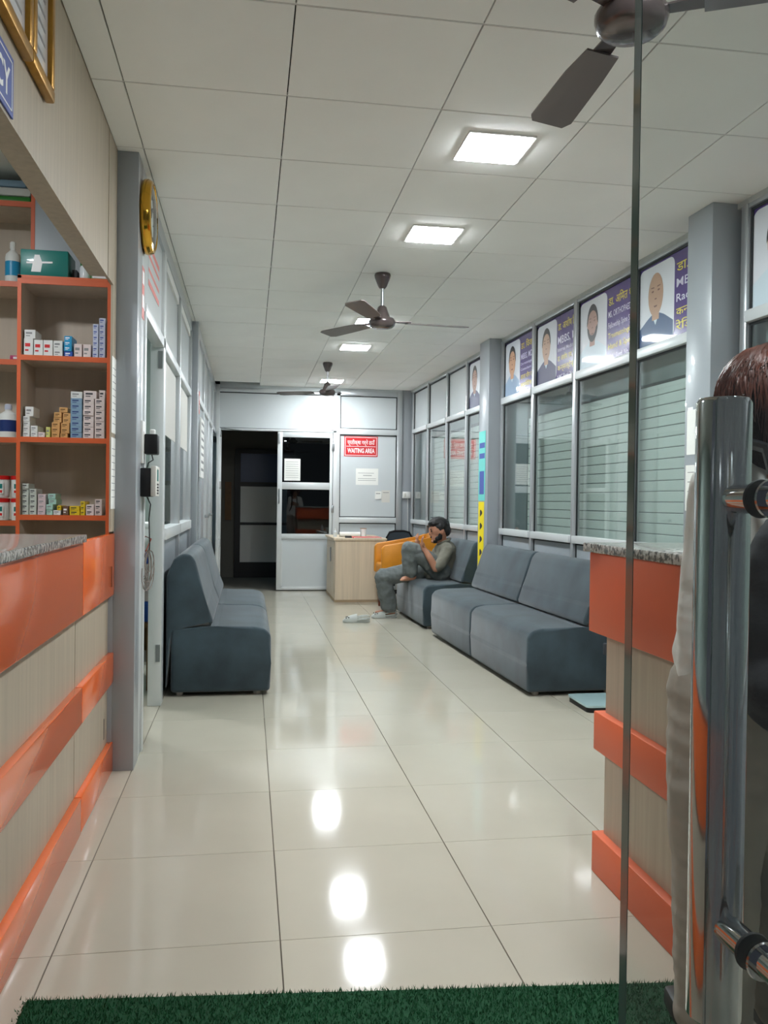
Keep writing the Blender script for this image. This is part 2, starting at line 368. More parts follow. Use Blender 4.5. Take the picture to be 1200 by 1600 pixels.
# left leaf, swung open along the left wall
d2 = setting('door_2', 'glazed aluminium door leaf swung open beside the left wall', (-.39,11.42,0))
for y0, y1 in ((10.72,10.78),(11.36,11.42)): bx('stile', (-.405,y0,.012), (-.365,y1,2.12), 'alu_white', d2, .003)
for a, b in ((2.05,2.12),(1.37,1.45),(.62,.70),(.012,.06)): bx('rail', (-.405,10.78,a), (-.365,11.36,b), 'alu_white', d2, .003)
for a, b in ((1.45,2.05),(.70,1.37)): bx('pane', (-.388,10.78,a), (-.382,11.36,b), 'glass_dark', d2)
bx('panel', (-.39,10.78,.06), (-.38,11.36,.62), 'panel_cool', d2)
m = MB(); m.tube([(-.36,11.0,2.135),(-.30,11.15,2.14),(-.10,11.40,2.14)], .008); m.build('closer_arm', 'steel', d2)
# unlit room behind
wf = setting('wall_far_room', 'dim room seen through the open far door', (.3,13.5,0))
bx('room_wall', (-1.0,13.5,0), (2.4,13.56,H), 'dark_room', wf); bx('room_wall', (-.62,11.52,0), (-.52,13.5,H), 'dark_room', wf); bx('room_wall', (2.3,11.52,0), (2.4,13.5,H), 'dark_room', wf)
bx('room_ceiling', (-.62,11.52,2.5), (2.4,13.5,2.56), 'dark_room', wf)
d3 = setting('door_3', 'dark framed inner door with two pale lower panels in the unlit room', (.3,13.46,0))
for x0, x1 in ((-.22,-.13),(.60,.70)): bx('stile', (x0,13.43,0), (x1,13.5,2.02), 'black', d3)
for a, b in ((.0,.24),(.826,.867),(1.432,1.50),(1.95,2.02)): bx('rail', (-.13,13.43,a), (.60,13.5,b), 'black', d3)
for a, b in ((.24,.826),(.867,1.432)): bx('panel', (-.13,13.46,a), (.60,13.48,b), 'room_panel', d3)
bx('pane', (-.13,13.46,1.50), (.60,13.48,1.95), 'dark_blue', d3)
bx('wall_strip', (-.37,13.47,.9), (-.27,13.49,1.5), 'wood_brown', wf)

# ---- right wall: aluminium grid with glass, in its own frame
wr = setting('wall_right', 'right wall of aluminium framed glass and grey panels', WLOC, WROT)
def rb(name, u0, u1, n0, n1, z0, z1, mat, bevel=0.): return MB().box((u0,n0,z0),(u1,n1,z1),bevel).build(name, mat, wr, local=True)
def cell_frame(u0, u1, z0, z1, n=-.004):
    g = .014; m = MB()
    m.box((u0,n-.004,z0),(u0+g,n+.004,z1)).box((u1-g,n-.004,z0),(u1,n+.004,z1)).box((u0,n-.004,z1-g),(u1,n+.004,z1)); m.build('gasket', 'gasket', wr, local=True)
rb('plaster_strip', -4.3,6.98,-.05,.012,2.722,H+.1,'plaster')
SECT = [([-.30,.55,1.45,2.30,3.10], 2.13, 2.19), ([3.44,4.25,5.05,5.95,6.80], 2.145, 2.20), ([-4.2,-3.2,-2.3,-1.45,-.60], 2.13, 2.19)]
PANES = []
for us, r0, r1 in SECT:
    for u in us: rb('mullion', u-.026,u+.026,-.03,.02,0,2.722,'alu',.003)
    for a, b in zip(us, us[1:]):
        a += .026; b -= .026
        rb('top_rail', a,b,-.03,.015,2.700,2.722,'alu',.002); rb('rail', a,b,-.03,.03,r0,r1,'alu_white',.004)
        rb('sill_rail', a,b,-.03,.035,.93,.985,'alu_white',.004); rb('bottom_rail', a,b,-.03,.02,0,.05,'alu',.003)
        rb('pane', a,b,-.012,-.006,.985,r0,'glass'); rb('panel', a,b,-.014,-.004,.05,.93,'panel_cool')
        cell_frame(a,b,.985,r0); cell_frame(a,b,.05,.93); cell_frame(a,b,r1,2.70)
        rb('upper_pane', a,b,-.016,-.010,r1,2.70,'panel_grey')
c1 = MB().box((3.13,-.05,0),(3.42,.13,H),.003).build('column', 'panel_cool', wr, local=True); c1.data.materials.clear(); c1.data.materials.append(M_['column_grey'])
MB().box((-.53,-.05,0),(-.30,.15,H),.003).build('column', 'column_grey', wr, local=True)
rb('return_wall', 2.66,3.45,-.30,-.08,0,H,'shutter_box'); rb('return_wall', 6.0,6.98,-.30,-.08,0,H,'shutter_box')
rb('outer_wall', -4.3,7.0,-.62,-.55,0,H+.1,'shutter_box')
rb('window_head', -4.3,2.66,-.30,-.10,1.96,2.7,'shutter_box'); rb('window_head', 3.45,6.0,-.30,-.10,2.04,2.7,'shutter_box')
# roller shutters behind the glass, one object per slat
def shutter(u0, u1, ztop, label):
    t = thing('roller_shutter', label, 'shutter', RW(u0,-.075,0), WROT, 'roller shutters behind the right wall glass')
    n = int((ztop-.05)/.066); w = u1-u0; first = None
    for k in range(n):
        z = .05+k*.066
        if first is None:
            P = [(-.002,.001),(.004,.001),(.0065,.004),(.0065,.060),(.004,.0625),(-.002,.0625)]
            first = MB().prism(P, lambda a,b,t: Vector((t,a,b)), 0, w).build('slat', 'shutter', t, local=True); o = first
        else: o = link('slat', first.data, t)
        o.location = (0,0,z)
    for u in (0, w): MB().box((u-.02,-.02,0),(u+.02,.02,ztop+.1)).build('guide', 'shutter_box', t, local=True)
    MB().box((0,-.003,.0),(w,.0,ztop)).build('backing', 'gasket', t, local=True)
shutter(-.2, 2.62, 1.98, 'long pale roller shutter behind the glass below the doctor posters')
shutter(3.55, 5.96, 2.06, 'pale roller shutter behind the far glass panes beside the seated man')
shutter(-4.2, -.7, 1.98, 'roller shutter behind the glass nearest the entrance on the right')

# ================================================================== LAMPS AND FANS
def led_panel(x, y, z, label, group=None):
    t = thing('ceiling_light', label, 'ceiling light', (x,y,z), 0, group)
    s = .135
    m = MB(); g = .010
    m.box((-s-g,-s-g,-.008),(-s,s+g,0)).box((s,-s-g,-.008),(s+g,s+g,0)).box((-s,-s-g,-.008),(s,-s,0)).box((-s,s,-.008),(s,s+g,0)); m.build('frame', 'white', t, local=True)
    MB().box((-s,-s,-.012),(s,s,-.001),.003).build('diffuser', 'led', t, local=True)
    return t
NM = ['nearest square ceiling light, largest in view', 'second square ceiling light from the entrance', 'square ceiling light partly behind the middle fan', 'square ceiling light just past the middle fan', 'farthest square ceiling light, behind the small fan']
for y, lb in zip((3.5457,4.7457,7.1457,8.3457,10.7457), NM): led_panel(1.0272, y, H, lb, 'square ceiling lights along the hall')
led_panel(1.0272, 1.1457, H, 'square ceiling light above the glass entrance door', 'square ceiling lights along the hall')
led_panel(-1.55, 2.6, H, 'square light over the pharmacy counter', 'square lights in the side rooms')
led_panel(-1.55, 5.9, H, 'square light in the room behind the left partition', 'square lights in the side rooms')

def make_fan(label):
    t = thing('ceiling_fan', label, 'fan', (0,0,0), 0, 'brown ceiling fans')
    MB().lathe([(.052,H),(.056,H-.012),(.052,H-.03),(.030,H-.085),(.018,H-.10)], seg=20).build('canopy', 'fan_brown', t, local=True)
    MB().lathe([(.011,H-.095),(.011,H-.235)], seg=12).build('rod', 'steel', t, local=True)
    MB().lathe([(.018,H-.215),(.030,H-.225),(.040,H-.255),(.052,H-.285),(.056,H-.30)], seg=24).build('motor_bell', 'fan_brown', t, local=True)
    MB().lathe([(.05,H-.295),(.080,H-.302),(.090,H-.318),(.090,H-.332),(.084,H-.35),(.070,H-.362),(.030,H-.368),(.0,H-.368)], seg=28).build('motor', 'fan_brown', t, local=True)
    for k in range(3):
        R = Matrix.Rotation(math.radians(120*k),4,'Z'); zb = H-.325
        P = [(.17,-.045),(.30,-.055),(.56,-.066),(.60,-.05),(.60,.05),(.57,.064),(.30,.058),(.17,.045)]
        tl = Matrix.Rotation(.16,4,'X')
        b = MB().prism(P, lambda x,y,q: R @ (Matrix.Translation((0,0,zb)) @ (tl @ Vector((x,y,q)))), -.0025, .0025).build('blade', 'blade', t, local=True)
        MB().prism([(.075,-.02),(.20,-.028),(.20,.028),(.075,.02)], lambda x,y,q: R @ Vector((x,y,zb+.004+q)), 0, .005).build('bracket', 'fan_brown', b, local=True)
    return t
f1 = make_fan('brown ceiling fan in the middle of the hall'); f1.location = (.874,5.64,0); f1.rotation_euler[2] = math.radians(4)
clone(f1, (.848,9.37,0), math.radians(32), 'small distant brown ceiling fan near the far wall')
clone(f1, (.925,1.99,0), math.radians(90), 'large brown ceiling fan at the top edge, partly behind the glass door')

# ================================================================== SOFAS
def make_sofa(w, d, back_h, label, group):
    # local: x along the length, y = 0 at the back, +y to the front
    t = thing('sofa_unit', label, 'sofa', (0,0,0), 0, group)
    S = [(.03,.025),(d,.025),(d+.006,.20),(d+.004,.375),(d-.03,.415),(d-.10,.43),(.30,.435),(.03,.43)]
    MB().prism(S, lambda a,b,q: Vector((q,a,b)), 0.004, w-.004, .022, 3).build('seat', 'suede', t, local=True)
    Bk = [(.0,.04),(.035,.436),(.275,.440),(.285,.47),(.245,.57),(.175,back_h-.05),(.145,back_h-.008),(.10,back_h),(.045,back_h-.03),(.0,back_h-.14)]
    MB().prism(Bk, lambda a,b,q: Vector((q,a,b)), 0.006, w-.006, .020, 3).build('backrest', 'suede', t, local=True)
    for u in (.08, w-.08):
        for y in (.08, d-.08): MB().lathe([(.022,.0),(.026,.028)], (u,y,0), seg=10).build('foot', 'offwhite', t, local=True)
    return t
RS = math.atan2(1., -.0331)
# right row (local x along the wall, y into the room)
sA = make_sofa(1.235, .655, .845, 'slate grey sofa unit nearest the orange counter on the right', 'sofa units along the right wall'); sA.location = RW(.60,.012,0); sA.rotation_euler[2] = RS
clone(sA, RW(1.842,.012,0), RS, 'middle slate grey sofa unit along the right wall, before the column')
clone(sA, RW(3.425,.0,0), RS, 'slate grey sofa unit the seated man is sitting on')
# left row: back to the left wall, facing right
sL = make_sofa(1.125, .635, .885, 'slate grey sofa unit on the left, nearer one with its dark end showing', 'sofa units along the left wall'); sL.location = (-.492,6.418,0); sL.rotation_euler[2] = -math.pi/2
clone(sL, (-.492,7.55,0), -math.pi/2, 'slate grey sofa unit on the left, farther one by the grey column')

# ================================================================== COUNTERS
def counter_front(t, X, sgn, y0, y1, wood_y1=None):
    # panels of a counter whose face lies in the plane x = X, facing sgn
    def slab(name, off, th, z0, z1, mat, ya, yb, bv=.003):
        a, b = sorted((X+sgn*off, X+sgn*(off-th))); MB().box((a,ya,z0),(b,yb,z1),bv).build(name, mat, t)
    return slab
cl = thing('pharmacy_counter', 'long pharmacy counter at the left with orange bands and speckled granite top', 'counter', (-.8,2.0,0))
slab = counter_front(cl, -.585, 1, .3, 3.17)
MB().box((-1.05,.3,0),(-.612,3.165,1.055)).build('body', 'laminate', cl)
slab('orange_band', 0, .028, .79, 1.055, 'orange', .3, 3.168); slab('orange_band', 0, .028, .40, .532, 'orange', .3, 3.168); slab('orange_band', .0, .028, 0, .133, 'orange', .3, 3.168)
MB().box((-1.12,.3,1.057),(-.572,3.16,1.085),.004).build('countertop', 'granite', cl)
gt = thing('counter_gate', 'narrow hinged counter gate with orange bands beside the grey column', 'gate', (-.6,3.55,0))
MB().box((-.64,3.174,.02),(-.612,3.885,1.04)).build('panel', 'laminate', gt)
slab = counter_front(gt, -.585, 1, 3.17, 3.885)
for a, b in ((.79,1.06),(.40,.532),(.004,.133)): slab('orange_band', 0, .027, a, b, 'orange', 3.174, 3.884)
for zz in (.80,.135): MB().box((-.614 if zz < .7 else -.587,3.80,zz+.03),(-.6114 if zz < .7 else -.5844,3.815,zz+.12),.0).build('hinge', 'black', gt)

cr = thing('reception_counter', 'reception counter at the right with orange bands and granite top', 'counter', (1.5,2.3,0))
MB().box((1.168,1.98,0),(2.2,2.62,1.055)).build('body', 'laminate', cr)
MB().box((1.138,1.97,.79),(2.2,2.70,1.056),.004).build('orange_band', 'orange_matt', cr)
MB().box((1.140,1.975,.405),(2.2,2.652,.532),.004).build('orange_band', 'orange_matt', cr)
MB().box((1.138,1.975,0),(2.2,2.648,.133),.004).build('orange_band', 'orange_matt', cr)
MB().box((1.125,1.95,1.057),(2.22,2.73,1.087),.004).build('countertop', 'granite', cr)

# glass-topped scale standing behind the reception counter
ws = thing('weighing_scale', 'glass plate scale with chrome post on the floor behind the reception counter', 'scale', (2.12,4.8,0))
MB().prism(rrect(.34,.32,.03), lambda x,y,q: Vector((1.96+x,4.65+y,q)), .030, .042).build('plate', 'tint_plate', ws)
MB().prism(rrect(.33,.31,.03), lambda x,y,q: Vector((1.965+x,4.655+y,q)), .0, .030).build('base', 'black', ws)
MB().tube([(2.20,4.86,.03),(2.20,4.86,.30)], .016, 12).build('post', 'chrome', ws)
MB().box((2.15,4.84,.30),(2.25,4.88,.37),.004).build('display', 'dark_grey', ws)

# ================================================================== PHARMACY SHELVES
su = thing('shelf_unit', 'orange edged open shelf unit stacked with medicine cartons', 'shelf', (-.81,4.03,0))
xl, xr, yf, yb = -1.006, -.612, 3.90, 4.168
for a, b in ((xl,xl+.016),(xr-.016,xr)):
    s_ = MB().box((a,yf+.004,0),(b,yb,2.185)).build('side_panel', 'shelf_in', su); MB().box((a,yf,0),(b,yf+.004,2.185)).build('edge_band', 'orange_matt', s_)
MB().box((xl,yb-.008,0),(xr,yb,2.185)).build('back_panel', 'shelf_in', su)
SH = [2.172, 1.838, 1.480, 1.138, .80]
for z in SH:
    s_ = MB().box((xl+.016,yf+.006,z-.020),(xr-.016,yb-.008,z)).build('shelf', 'shelf_in', su); MB().box((xl+.016,yf,z-.022),(xr-.016,yf+.006,z+.001)).build('edge_band', 'orange_matt', s_)
MB().box((xl,yf,2.172),(xr,yb,2.186)).build('top_panel', 'orange_matt', su)
sb = thing('wall_shelf', 'recessed orange edged wall shelf at the left edge holding bottles and tubs', 'shelf', (-1.4,4.3,0))
MB().box((-1.018,4.176,0),(-1.0,4.45,2.75)).build('side_panel', 'shelf_in', sb); MB().box((-1.018,4.168,0),(-1.0,4.176,2.75)).build('edge_band', 'orange_matt', sb)
MB().box((-1.9,4.445,0),(-1.018,4.456,2.75)).build('back_panel', 'shelf_in', sb)
SB = [2.594, 2.221, 1.857, 1.494, 1.105]
for z in SB:
    s_ = MB().box((-1.9,4.180,z-.022),(-1.018,4.445,z)).build('shelf', 'shelf_in', sb); MB().box((-1.9,4.172,z-.024),(-1.018,4.180,z+.001)).build('edge_band', 'orange_matt', sb if False else s_)

CART = {}
def carton(cx0, cx1, cy0, cy1, mat, label, group, ztop_shelf, zb=None, print_mat='ink_light'):
    # measured on the shelf front; converted to metres
    x0 = -1.004+(cx0/3.48-28)*.00268+.002; x1 = -1.004+(cx1/3.48-28)*.00268
    z1 = 2.184-(380+cy0/3.48-433)*.002811; z0 = 2.184-(380+cy1/3.48-433)*.002811
    return (x0, x1, z0, z1, mat, label, group, print_mat)
def stack(items, zs):
    # let every carton rest on the shelf or on the one below
    items = sorted(items, key=lambda c: c[2]); placed = []
    for x0, x1, z0, z1, mat, label, group, pmat in items:
        hgt = max(z1-z0-.0006, .012)
        base = zs
        for q in placed:
            ov = min(x1,q[1])-max(x0,q[0])
            if ov > .010 and q[3] <= z0+.020 and q[3] > base: base = q[3]
        x0c, x1c = max(x0, xl+.018), min(x1, xr-.018)
        for q in placed:                                   # neighbours at the same height may not interpenetrate
            if base < q[3]-.001 and base+hgt > q[2]+.001:
                if q[0] <= x0c < q[1]: x0c = q[1]+.0008
                elif q[0] < x1c <= q[1]: x1c = q[0]-.0008
        if x1c-x0c < .01: continue
        placed.append((x0c, x1c, base, base+hgt))
        w = x1c-x0c; yd = yf+.018+random.uniform(0,.006)
        o = MB().box((0,0,0),(w,.11,hgt),.001,1).build('medicine_carton', mat); o.location = (x0c, yd, base); tag(o, label, 'carton', group)
        WM[o.name] = Matrix.Translation((x0c,yd,base))
        m = MB(); m.box((w*.14,-.0006,hgt*.52),(w*.70,.0,hgt*.72)); m.box((w*.14,-.0006,hgt*.26),(w*.52,.0,hgt*.36)); m.build('print', pmat, o, local=True)
ORD = ['bottom','second','third','fourth','fifth','sixth','seventh','eighth']
def C(lst, mat, label, group, pmat='ink_light'):
    # every carton of a pile is told apart by its column and its height in it
    out = [carton(a,b,c,d,mat,label,group,0,None,pmat) for a,b,c,d in lst]
    if len(out) == 1: return out
    cols = []
    for c in sorted(out, key=lambda c: c[0]+c[1]):
        if cols and (c[0]+c[1])/2-(cols[-1][-1][0]+cols[-1][-1][1])/2 < .012: cols[-1].append(c)
        else: cols.append([c])
    cn = {1:[''],2:['left','right'],3:['left','middle','right']}.get(len(cols), [ORD[k].replace('bottom','first') for k in range(len(cols))])
    res = []; base = label.split(' in ')[0].split(' piled')[0].split(' beside')[0].split(' of the pair')[0]; shelf = re.search('(upper|middle|lower) shelf', label).group(0)
    for k, col in enumerate(cols):
        col.sort(key=lambda c: c[2])
        for r, c in enumerate(col):
            row = 'bottom one' if r == 0 else 'top one' if r == len(col)-1 else ORD[r]+' from the bottom'
            pos = (', '+cn[k]+' column' if cn[k] else '')+(', '+row if len(col) > 1 else '')
            res.append(c[:5]+(base+' of its pile on the '+shelf+pos,)+c[6:])
    return res
A = []
A += C([(123,175,512,605),(177,228,517,605),(229,282,517,605)], 'box_white', 'white carton with a red mark in the left row of the upper shelf', 'white red-marked cartons', 'red_sign')
A += C([(283,335,517,567),(284,335,568,606)], 'box_white', 'plain white carton piled beside the cyan cartons on the upper shelf', 'plain white cartons by the cyan stack')
A += C([(125,187,462,511)], 'box_white', 'single white carton lying on top of the red-marked row', None)
A += C([(342,386,487,515),(342,386,516,545),(342,386,546,575)], 'cyan', 'cyan carton in the short stack on the upper shelf', 'cyan cartons', 'white_print')
A += C([(342,390,577,609)], 'blue', 'deep blue carton at the bottom of the cyan stack', None, 'white_print')
A += C([(397,443,535,609),(446,491,535,609)], 'box_blush', 'tall cream carton beside the lilac stack on the upper shelf', 'tall cream cartons')
A += C([(c0,c1,415+33*k,447+33*k) for k in range(6) for c0,c1 in ((499,532),(535,570))], 'box_lilac', 'pale lilac carton in the tall stack at the right of the upper shelf', 'pale lilac cartons', 'blue_sign')
A += C([(534,572,380,414)], 'box_lilac', 'pale lilac carton on the very top of the tall stack', None, 'blue_sign')
stack(A, SH[1]+.001)
B = []
B += C([(133,180,857,910)], 'box_white', 'larger white carton crowning the leftmost stack of the middle shelf', None)
B += C([(120,160,912+29.5*k,941+29.5*k) for k in range(4)] + [(163,203,963,997),(163,203,999,1029)], 'box_white', 'small white carton in the leftmost stack of the middle shelf', 'small white cartons, middle shelf left')
B += C([(205,243,1001,1029)], 'box_blush', 'low cream carton between the white stack and the lime carton', None)
B += C([(246,271,972,1030)], 'box_lime', 'upright lime green carton on the middle shelf', None)
B += C([(318,366,855,884),(290,334,886,914),(338,382,888,917),(287,333,915,943),(337,383,918,945),(277,324,945,974),(329,377,947,976),(277,324,975,1005),(329,377,977,1006),(278,322,1006,1033),(325,367,1007,1033)], 'box_amber', 'amber carton in the stepped pile on the middle shelf', 'amber cartons', 'wood_brown')
B += C([(380,445,802+33.6*k,834+33.6*k) for k in range(7)], 'box_slate', 'slate blue carton in the single column on the middle shelf', 'slate blue cartons', 'navy')
B += C([(380,446,763,800)], 'box_white', 'white carton lying on top of the slate blue column', None)
B += C([(c0,c1,803+33.5*k,835+33.5*k) for k in range(7) for c0,c1 in ((450,511),(514,570))], 'box_blush', 'blush carton in the two columns at the right of the middle shelf', 'blush cartons', 'ink')
B += C([(452,525,757,801)], 'box_blush', 'wider blush carton topping the columns, nearer the slate blue ones', None, 'ink')
B += C([(537,572,752,801)], 'box_blush', 'upright blush carton topping the columns against the side panel', None, 'ink')
stack(B, SH[2]+.001)
Cc = []
Cc += C([(117,157,1280+30*k,1309+30*k) for k in range(6)] + [(160,200,1310+30*k,1339+30*k) for k in range(5)], 'box_sage', 'pale sage carton in the left columns of the lower shelf', 'pale sage cartons', 'ink')
Cc += C([(205,249,1337+30.5*k,1366+30.5*k) for k in range(4)], 'box_pink', 'pale pink carton in the column on the lower shelf', 'pale pink cartons')
Cc += C([(261,304,1337,1367),(263,308,1368,1398),(252,290,1399,1430),(252,287,1431,1459)], 'box_mint', 'mint green carton in the leaning column on the lower shelf', 'mint green cartons')
Cc += C([(290,333,1432,1459)], 'box_white', 'single white carton at the foot of the mint column', None)
Cc += C([(311,336,1405,1431)], 'box_yellow', 'small yellow carton resting on the single white carton', None, 'ink')
Cc += C([(341,375,1410,1459)], 'box_brown', 'brown carton in the middle of the lower shelf', None, 'white_print')
Cc += C([(379,436,1407,1432),(379,437,1433,1459)], 'box_yellow', 'wide yellow carton of the pair on the lower shelf', 'wide yellow cartons', 'ink')
Cc += C([(440,467,1379+27*k,1405+27*k) for k in range(3)], 'box_yellow', 'narrow yellow carton in the stack of three on the lower shelf', 'narrow yellow cartons', 'ink')
Cc += C([(470,516,1398,1428),(470,516,1429,1459),(519,560,1366,1396),(519,560,1397,1428),(519,560,1429,1459)], 'box_blush', 'cream carton in the columns at the right of the lower shelf', 'cream cartons, lower shelf', 'ink')
stack(Cc, SH[3]+.001)
# on top of the unit
o = MB().box((-1.0,3.92,2.187),(-.80,4.08,2.305),.004).build('teal_box', 'teal'); tag(o, 'teal box with white print on top of the shelf unit', 'box'); m = MB(); m.flat([(.045,.02),(.085,.02),(.092,.06),(.08,.095),(.06,.095),(.052,.06)], on_back(-1.0,3.92,2.187), .0008); m.flat([(.025,.055),(.135,.060),(.135,.068),(.025,.063)], on_back(-1.0,3.92,2.187), .0012); m.build('print', 'white_print', o)
o = MB().box((-.79,3.96,2.187),(-.77,4.03,2.235),.002).build('dark_box', 'dark_grey'); tag(o, 'tiny dark box between the teal box and the glass jar', 'box')
j = thing('jar', 'clear jar with green lid on top of the shelf unit', 'jar', (-.738,3.985,2.187)); MB().lathe([(.024,0),(.026,.01),(.026,.062),(.020,.072)], seg=18).build('body', 'clear_plastic', j, local=True); MB().lathe([(.022,.072),(.023,.09),(.0,.092)], seg=18).build('lid', 'green', j, local=True)
o = MB().box((-.705,3.93,2.187),(-.625,4.10,2.285),.003).build('green_box', 'green'); tag(o, 'green box with yellow and white bands under the bulkhead, atop the shelf unit', 'box'); m = MB(); m.box((-.70,3.9294,2.195),(-.63,3.93,2.205)); m.build('print', 'white_print', o); MB().box((-.69,3.9294,2.235),(-.65,3.93,2.25)).build('print', 'yellow', o)
# bottles and tubs in the wall shelf
def bottle(x, y, z, r, h, mat, lmat, cap, label, group=None, neck=.35):
    t = thing('bottle', label, 'bottle', (x,y,z), 0, group)
    MB().lathe([(r*.95,0),(r,.006),(r,h*.62),(r*.9,h*.70),(r*neck,h*.80),(r*neck,h*.84)], seg=18).build('body', mat, t, local=True)
    MB().lathe([(r*1.01,h*.18),(r*1.01,h*.52)], seg=18, cap=False).build('label_band', lmat, t, local=True)
    MB().lathe([(r*neck*1.15,h*.84),(r*neck*1.15,h*.97),(r*neck*.8,h),(0,h)], seg=14).build('cap', cap, t, local=True)
    return t
bottle(-1.115,4.24,SB[1]+.001,.034,.20,'white','cyan','white','white spray bottle with cyan band on the upper wall shelf')
o = MB().box((-1.115,4.2,SB[2]+.001),(-1.035,4.30,SB[2]+.025),.003).build('medicine_carton', 'magenta'); tag(o, 'flat magenta carton on the second wall shelf', 'carton', None); MB().box((-1.10,4.1994,SB[2]+.008),(-1.05,4.2,SB[2]+.017)).build('print', 'white_print', o)
bottle(-1.13,4.24,SB[3]+.001,.042,.16,'white','navy','box_lilac','white bottle with navy label on the third wall shelf, left one')
bottle(-1.072,4.30,SB[3]+.001,.020,.13,'offwhite','ink','dark_grey','small bottle with dark cap between the two white bottles')
bottle(-1.040,4.225,SB[3]+.001,.018,.105,'white','navy','white','small white bottle beside the orange shelf edge')
def tub(x, z, label):
    t = thing('tub', label, 'tub', (x,4.235,z), 0, 'white tubs with red lids')
    MB().lathe([(.036,0),(.039,.008),(.040,.085)], seg=20).build('body', 'white', t, local=True); MB().lathe([(.042,.085),(.042,.103),(.0,.105)], seg=20).build('lid', 'red_lid', t, local=True)
    MB().box((-.022,-.0412,.018),(.022,-.036,.068)).build('label_plate', 'paper', t, local=True); MB().box((-.018,-.0416,.042),(.018,-.0412,.064)).build('label_patch', 'teal', t, local=True); MB().box((-.018,-.0416,.022),(.018,-.0412,.034)).build('label_patch', 'red_lid', t, local=True)
tub(-1.072, SB[4]+.001, 'lower white tub with red lid nearest the shelf edge'); tub(-1.072, SB[4]+.108, 'upper white tub with red lid nearest the shelf edge')
tub(-1.160, SB[4]+.001, 'lower white tub with red lid at the picture edge'); tub(-1.160, SB[4]+.108, 'upper white tub with red lid at the picture edge')
# folded goods on the uppermost wall shelf
for k, (mt, nm, h0) in enumerate((('green','green flat packet at the bottom of the pile on the uppermost wall shelf',.035),('box_white','white flat packet in the middle of the pile on the uppermost wall shelf',.04),('box_slate','grey blue flat packet on top of the pile on the uppermost wall shelf',.035))):
    z0 = SB[0]+.001+(0,.036,.077)[k]
    o = MB().box((-1.25,4.21,z0),(-1.03-.02*(k==2),4.36,z0+h0),.010,2).build('packet', mt); tag(o, nm, 'packet')

# ================================================================== LEFT WALL THINGS
ck = thing('wall_clock', 'round gold rimmed wall clock high on the left wall', 'clock', (-.50,4.075,2.525))
MB().lathe([(.155,0.0),(.168,.012),(.170,.028),(.160,.048),(.148,.052),(.145,.045)], (0,0,0), 'X', 40, cap=False).build('rim', 'gold', ck, local=True)
MB().lathe([(.165,.002),(.0,.002)], (0,0,0), 'X', 40, cap=False).build('back', 'black', ck, local=True)
MB().lathe([(.150,.030),(.0,.031)], (0,0,0), 'X', 40, cap=False).build('face', 'white', ck, local=True)
m = MB(); 
for k in range(12):
    a = math.radians(30*k); d = Vector((0,math.sin(a),math.cos(a))); m.tube([Vector((.033,0,0))+d*.12, Vector((.033,0,0))+d*.14], .003, 4)
m.build('hour_marks', 'black', ck, local=True)
m = MB(); m.tube([(.036,0,0),(.036,.05,.06)], .003, 4); m.tube([(.038,0,0),(.038,-.06,.09)], .002, 4); m.build('hands', 'black', ck, local=True)
MB().lathe([(.150,.046),(.10,.055),(.0,.060)], (0,0,0), 'X', 40, cap=False).build('cover_glass', 'glass_clear', ck, local=True)

def sheet(name, label, cat, fn, w, h, mat, lines, pmat='ink_light', th=.001, group=None, border=None):
    o = MB().prism([(0,0),(w,0),(w,h),(0,h)], fn, .0002, th).build(name, mat); tag(o, label, cat, group)
    if lines:
        m = MB()
        for x0, x1, y, t in lines: m.prism([(x0,y),(x1,y),(x1,y+t),(x0,y+t)], fn, th, th+.0004)
        m.build('print', pmat, o)
    return o
# pinkish banded sheets, then a white notice board
sheet('notice', 'pale sheet with two red bands above the left doorway', 'sign', on_left(-.515,4.42,2.30), .50, .22, 'panel_grey', [(0,.50,.19,.03),(0,.50,.14,.02),(0,.50,.07,.02),(0,.50,0,.03)], 'pink_sign', .002)
sheet('notice', 'narrow red vertical sheet on the left door jamb', 'sign', on_left(-.501,4.06,2.06), .08, .24, 'pink_sign', [(.01,.07,.16,.06),(.01,.07,.05,.06)], 'white_print', .002)
sheet('notice', 'small pink notice on the far left column', 'sign', on_left(-.446,7.66,1.98), .10, .20, 'pink_sign', [(.02,.08,.12,.04),(.02,.08,.04,.04)], 'white_print', .002)
sheet('notice_board', 'tall white notice board on the far left wall beyond the column', 'sign', on_left(-.446,7.80,1.42), .5, .54, 'white', [(.05,.45,.06+.07*k,.025) for k in range(7)], 'ink_light', .015)
# power point, adapter, intercom, cables
o = thing('power_socket', 'white wall power socket by the left doorway', 'socket', (-.50,4.08,1.44)); MB().box((-.502,4.05,1.38),(-.488,4.15,1.58),.004).build('plate', 'white', o); MB().box((-.4885,4.07,1.43),(-.486,4.13,1.53),.001).build('face_plate', 'offwhite', o)
o = thing('power_adapter', 'black plug-in power adapter hanging in the wall socket', 'adapter', (-.46,4.12,1.44)); MB().box((-.486,4.08,1.425),(-.425,4.16,1.52),.006).build('body', 'black', o); MB().lathe([(.014,0),(.014,.02),(.008,.024)], (-.452,4.12,1.52), 'Z', 12).build('plug', 'white', o)
o = thing('intercom_phone', 'black and white wall intercom box below the adapter', 'intercom', (-.47,4.12,1.25)); MB().box((-.501,4.06,1.225),(-.452,4.20,1.36),.006).build('body', 'black', o); MB().box((-.452,4.055,1.228),(-.428,4.205,1.37),.004).build('front', 'offwhite', o)
MB().box((-.4285,4.10,1.30),(-.427,4.16,1.355),.0).build('screen', 'teal', o); m = MB()
for k in range(4): m.box((-.4285,4.10,1.238+.014*k),(-.426,4.16,1.246+.014*k))
m.build('buttons', 'black', o)
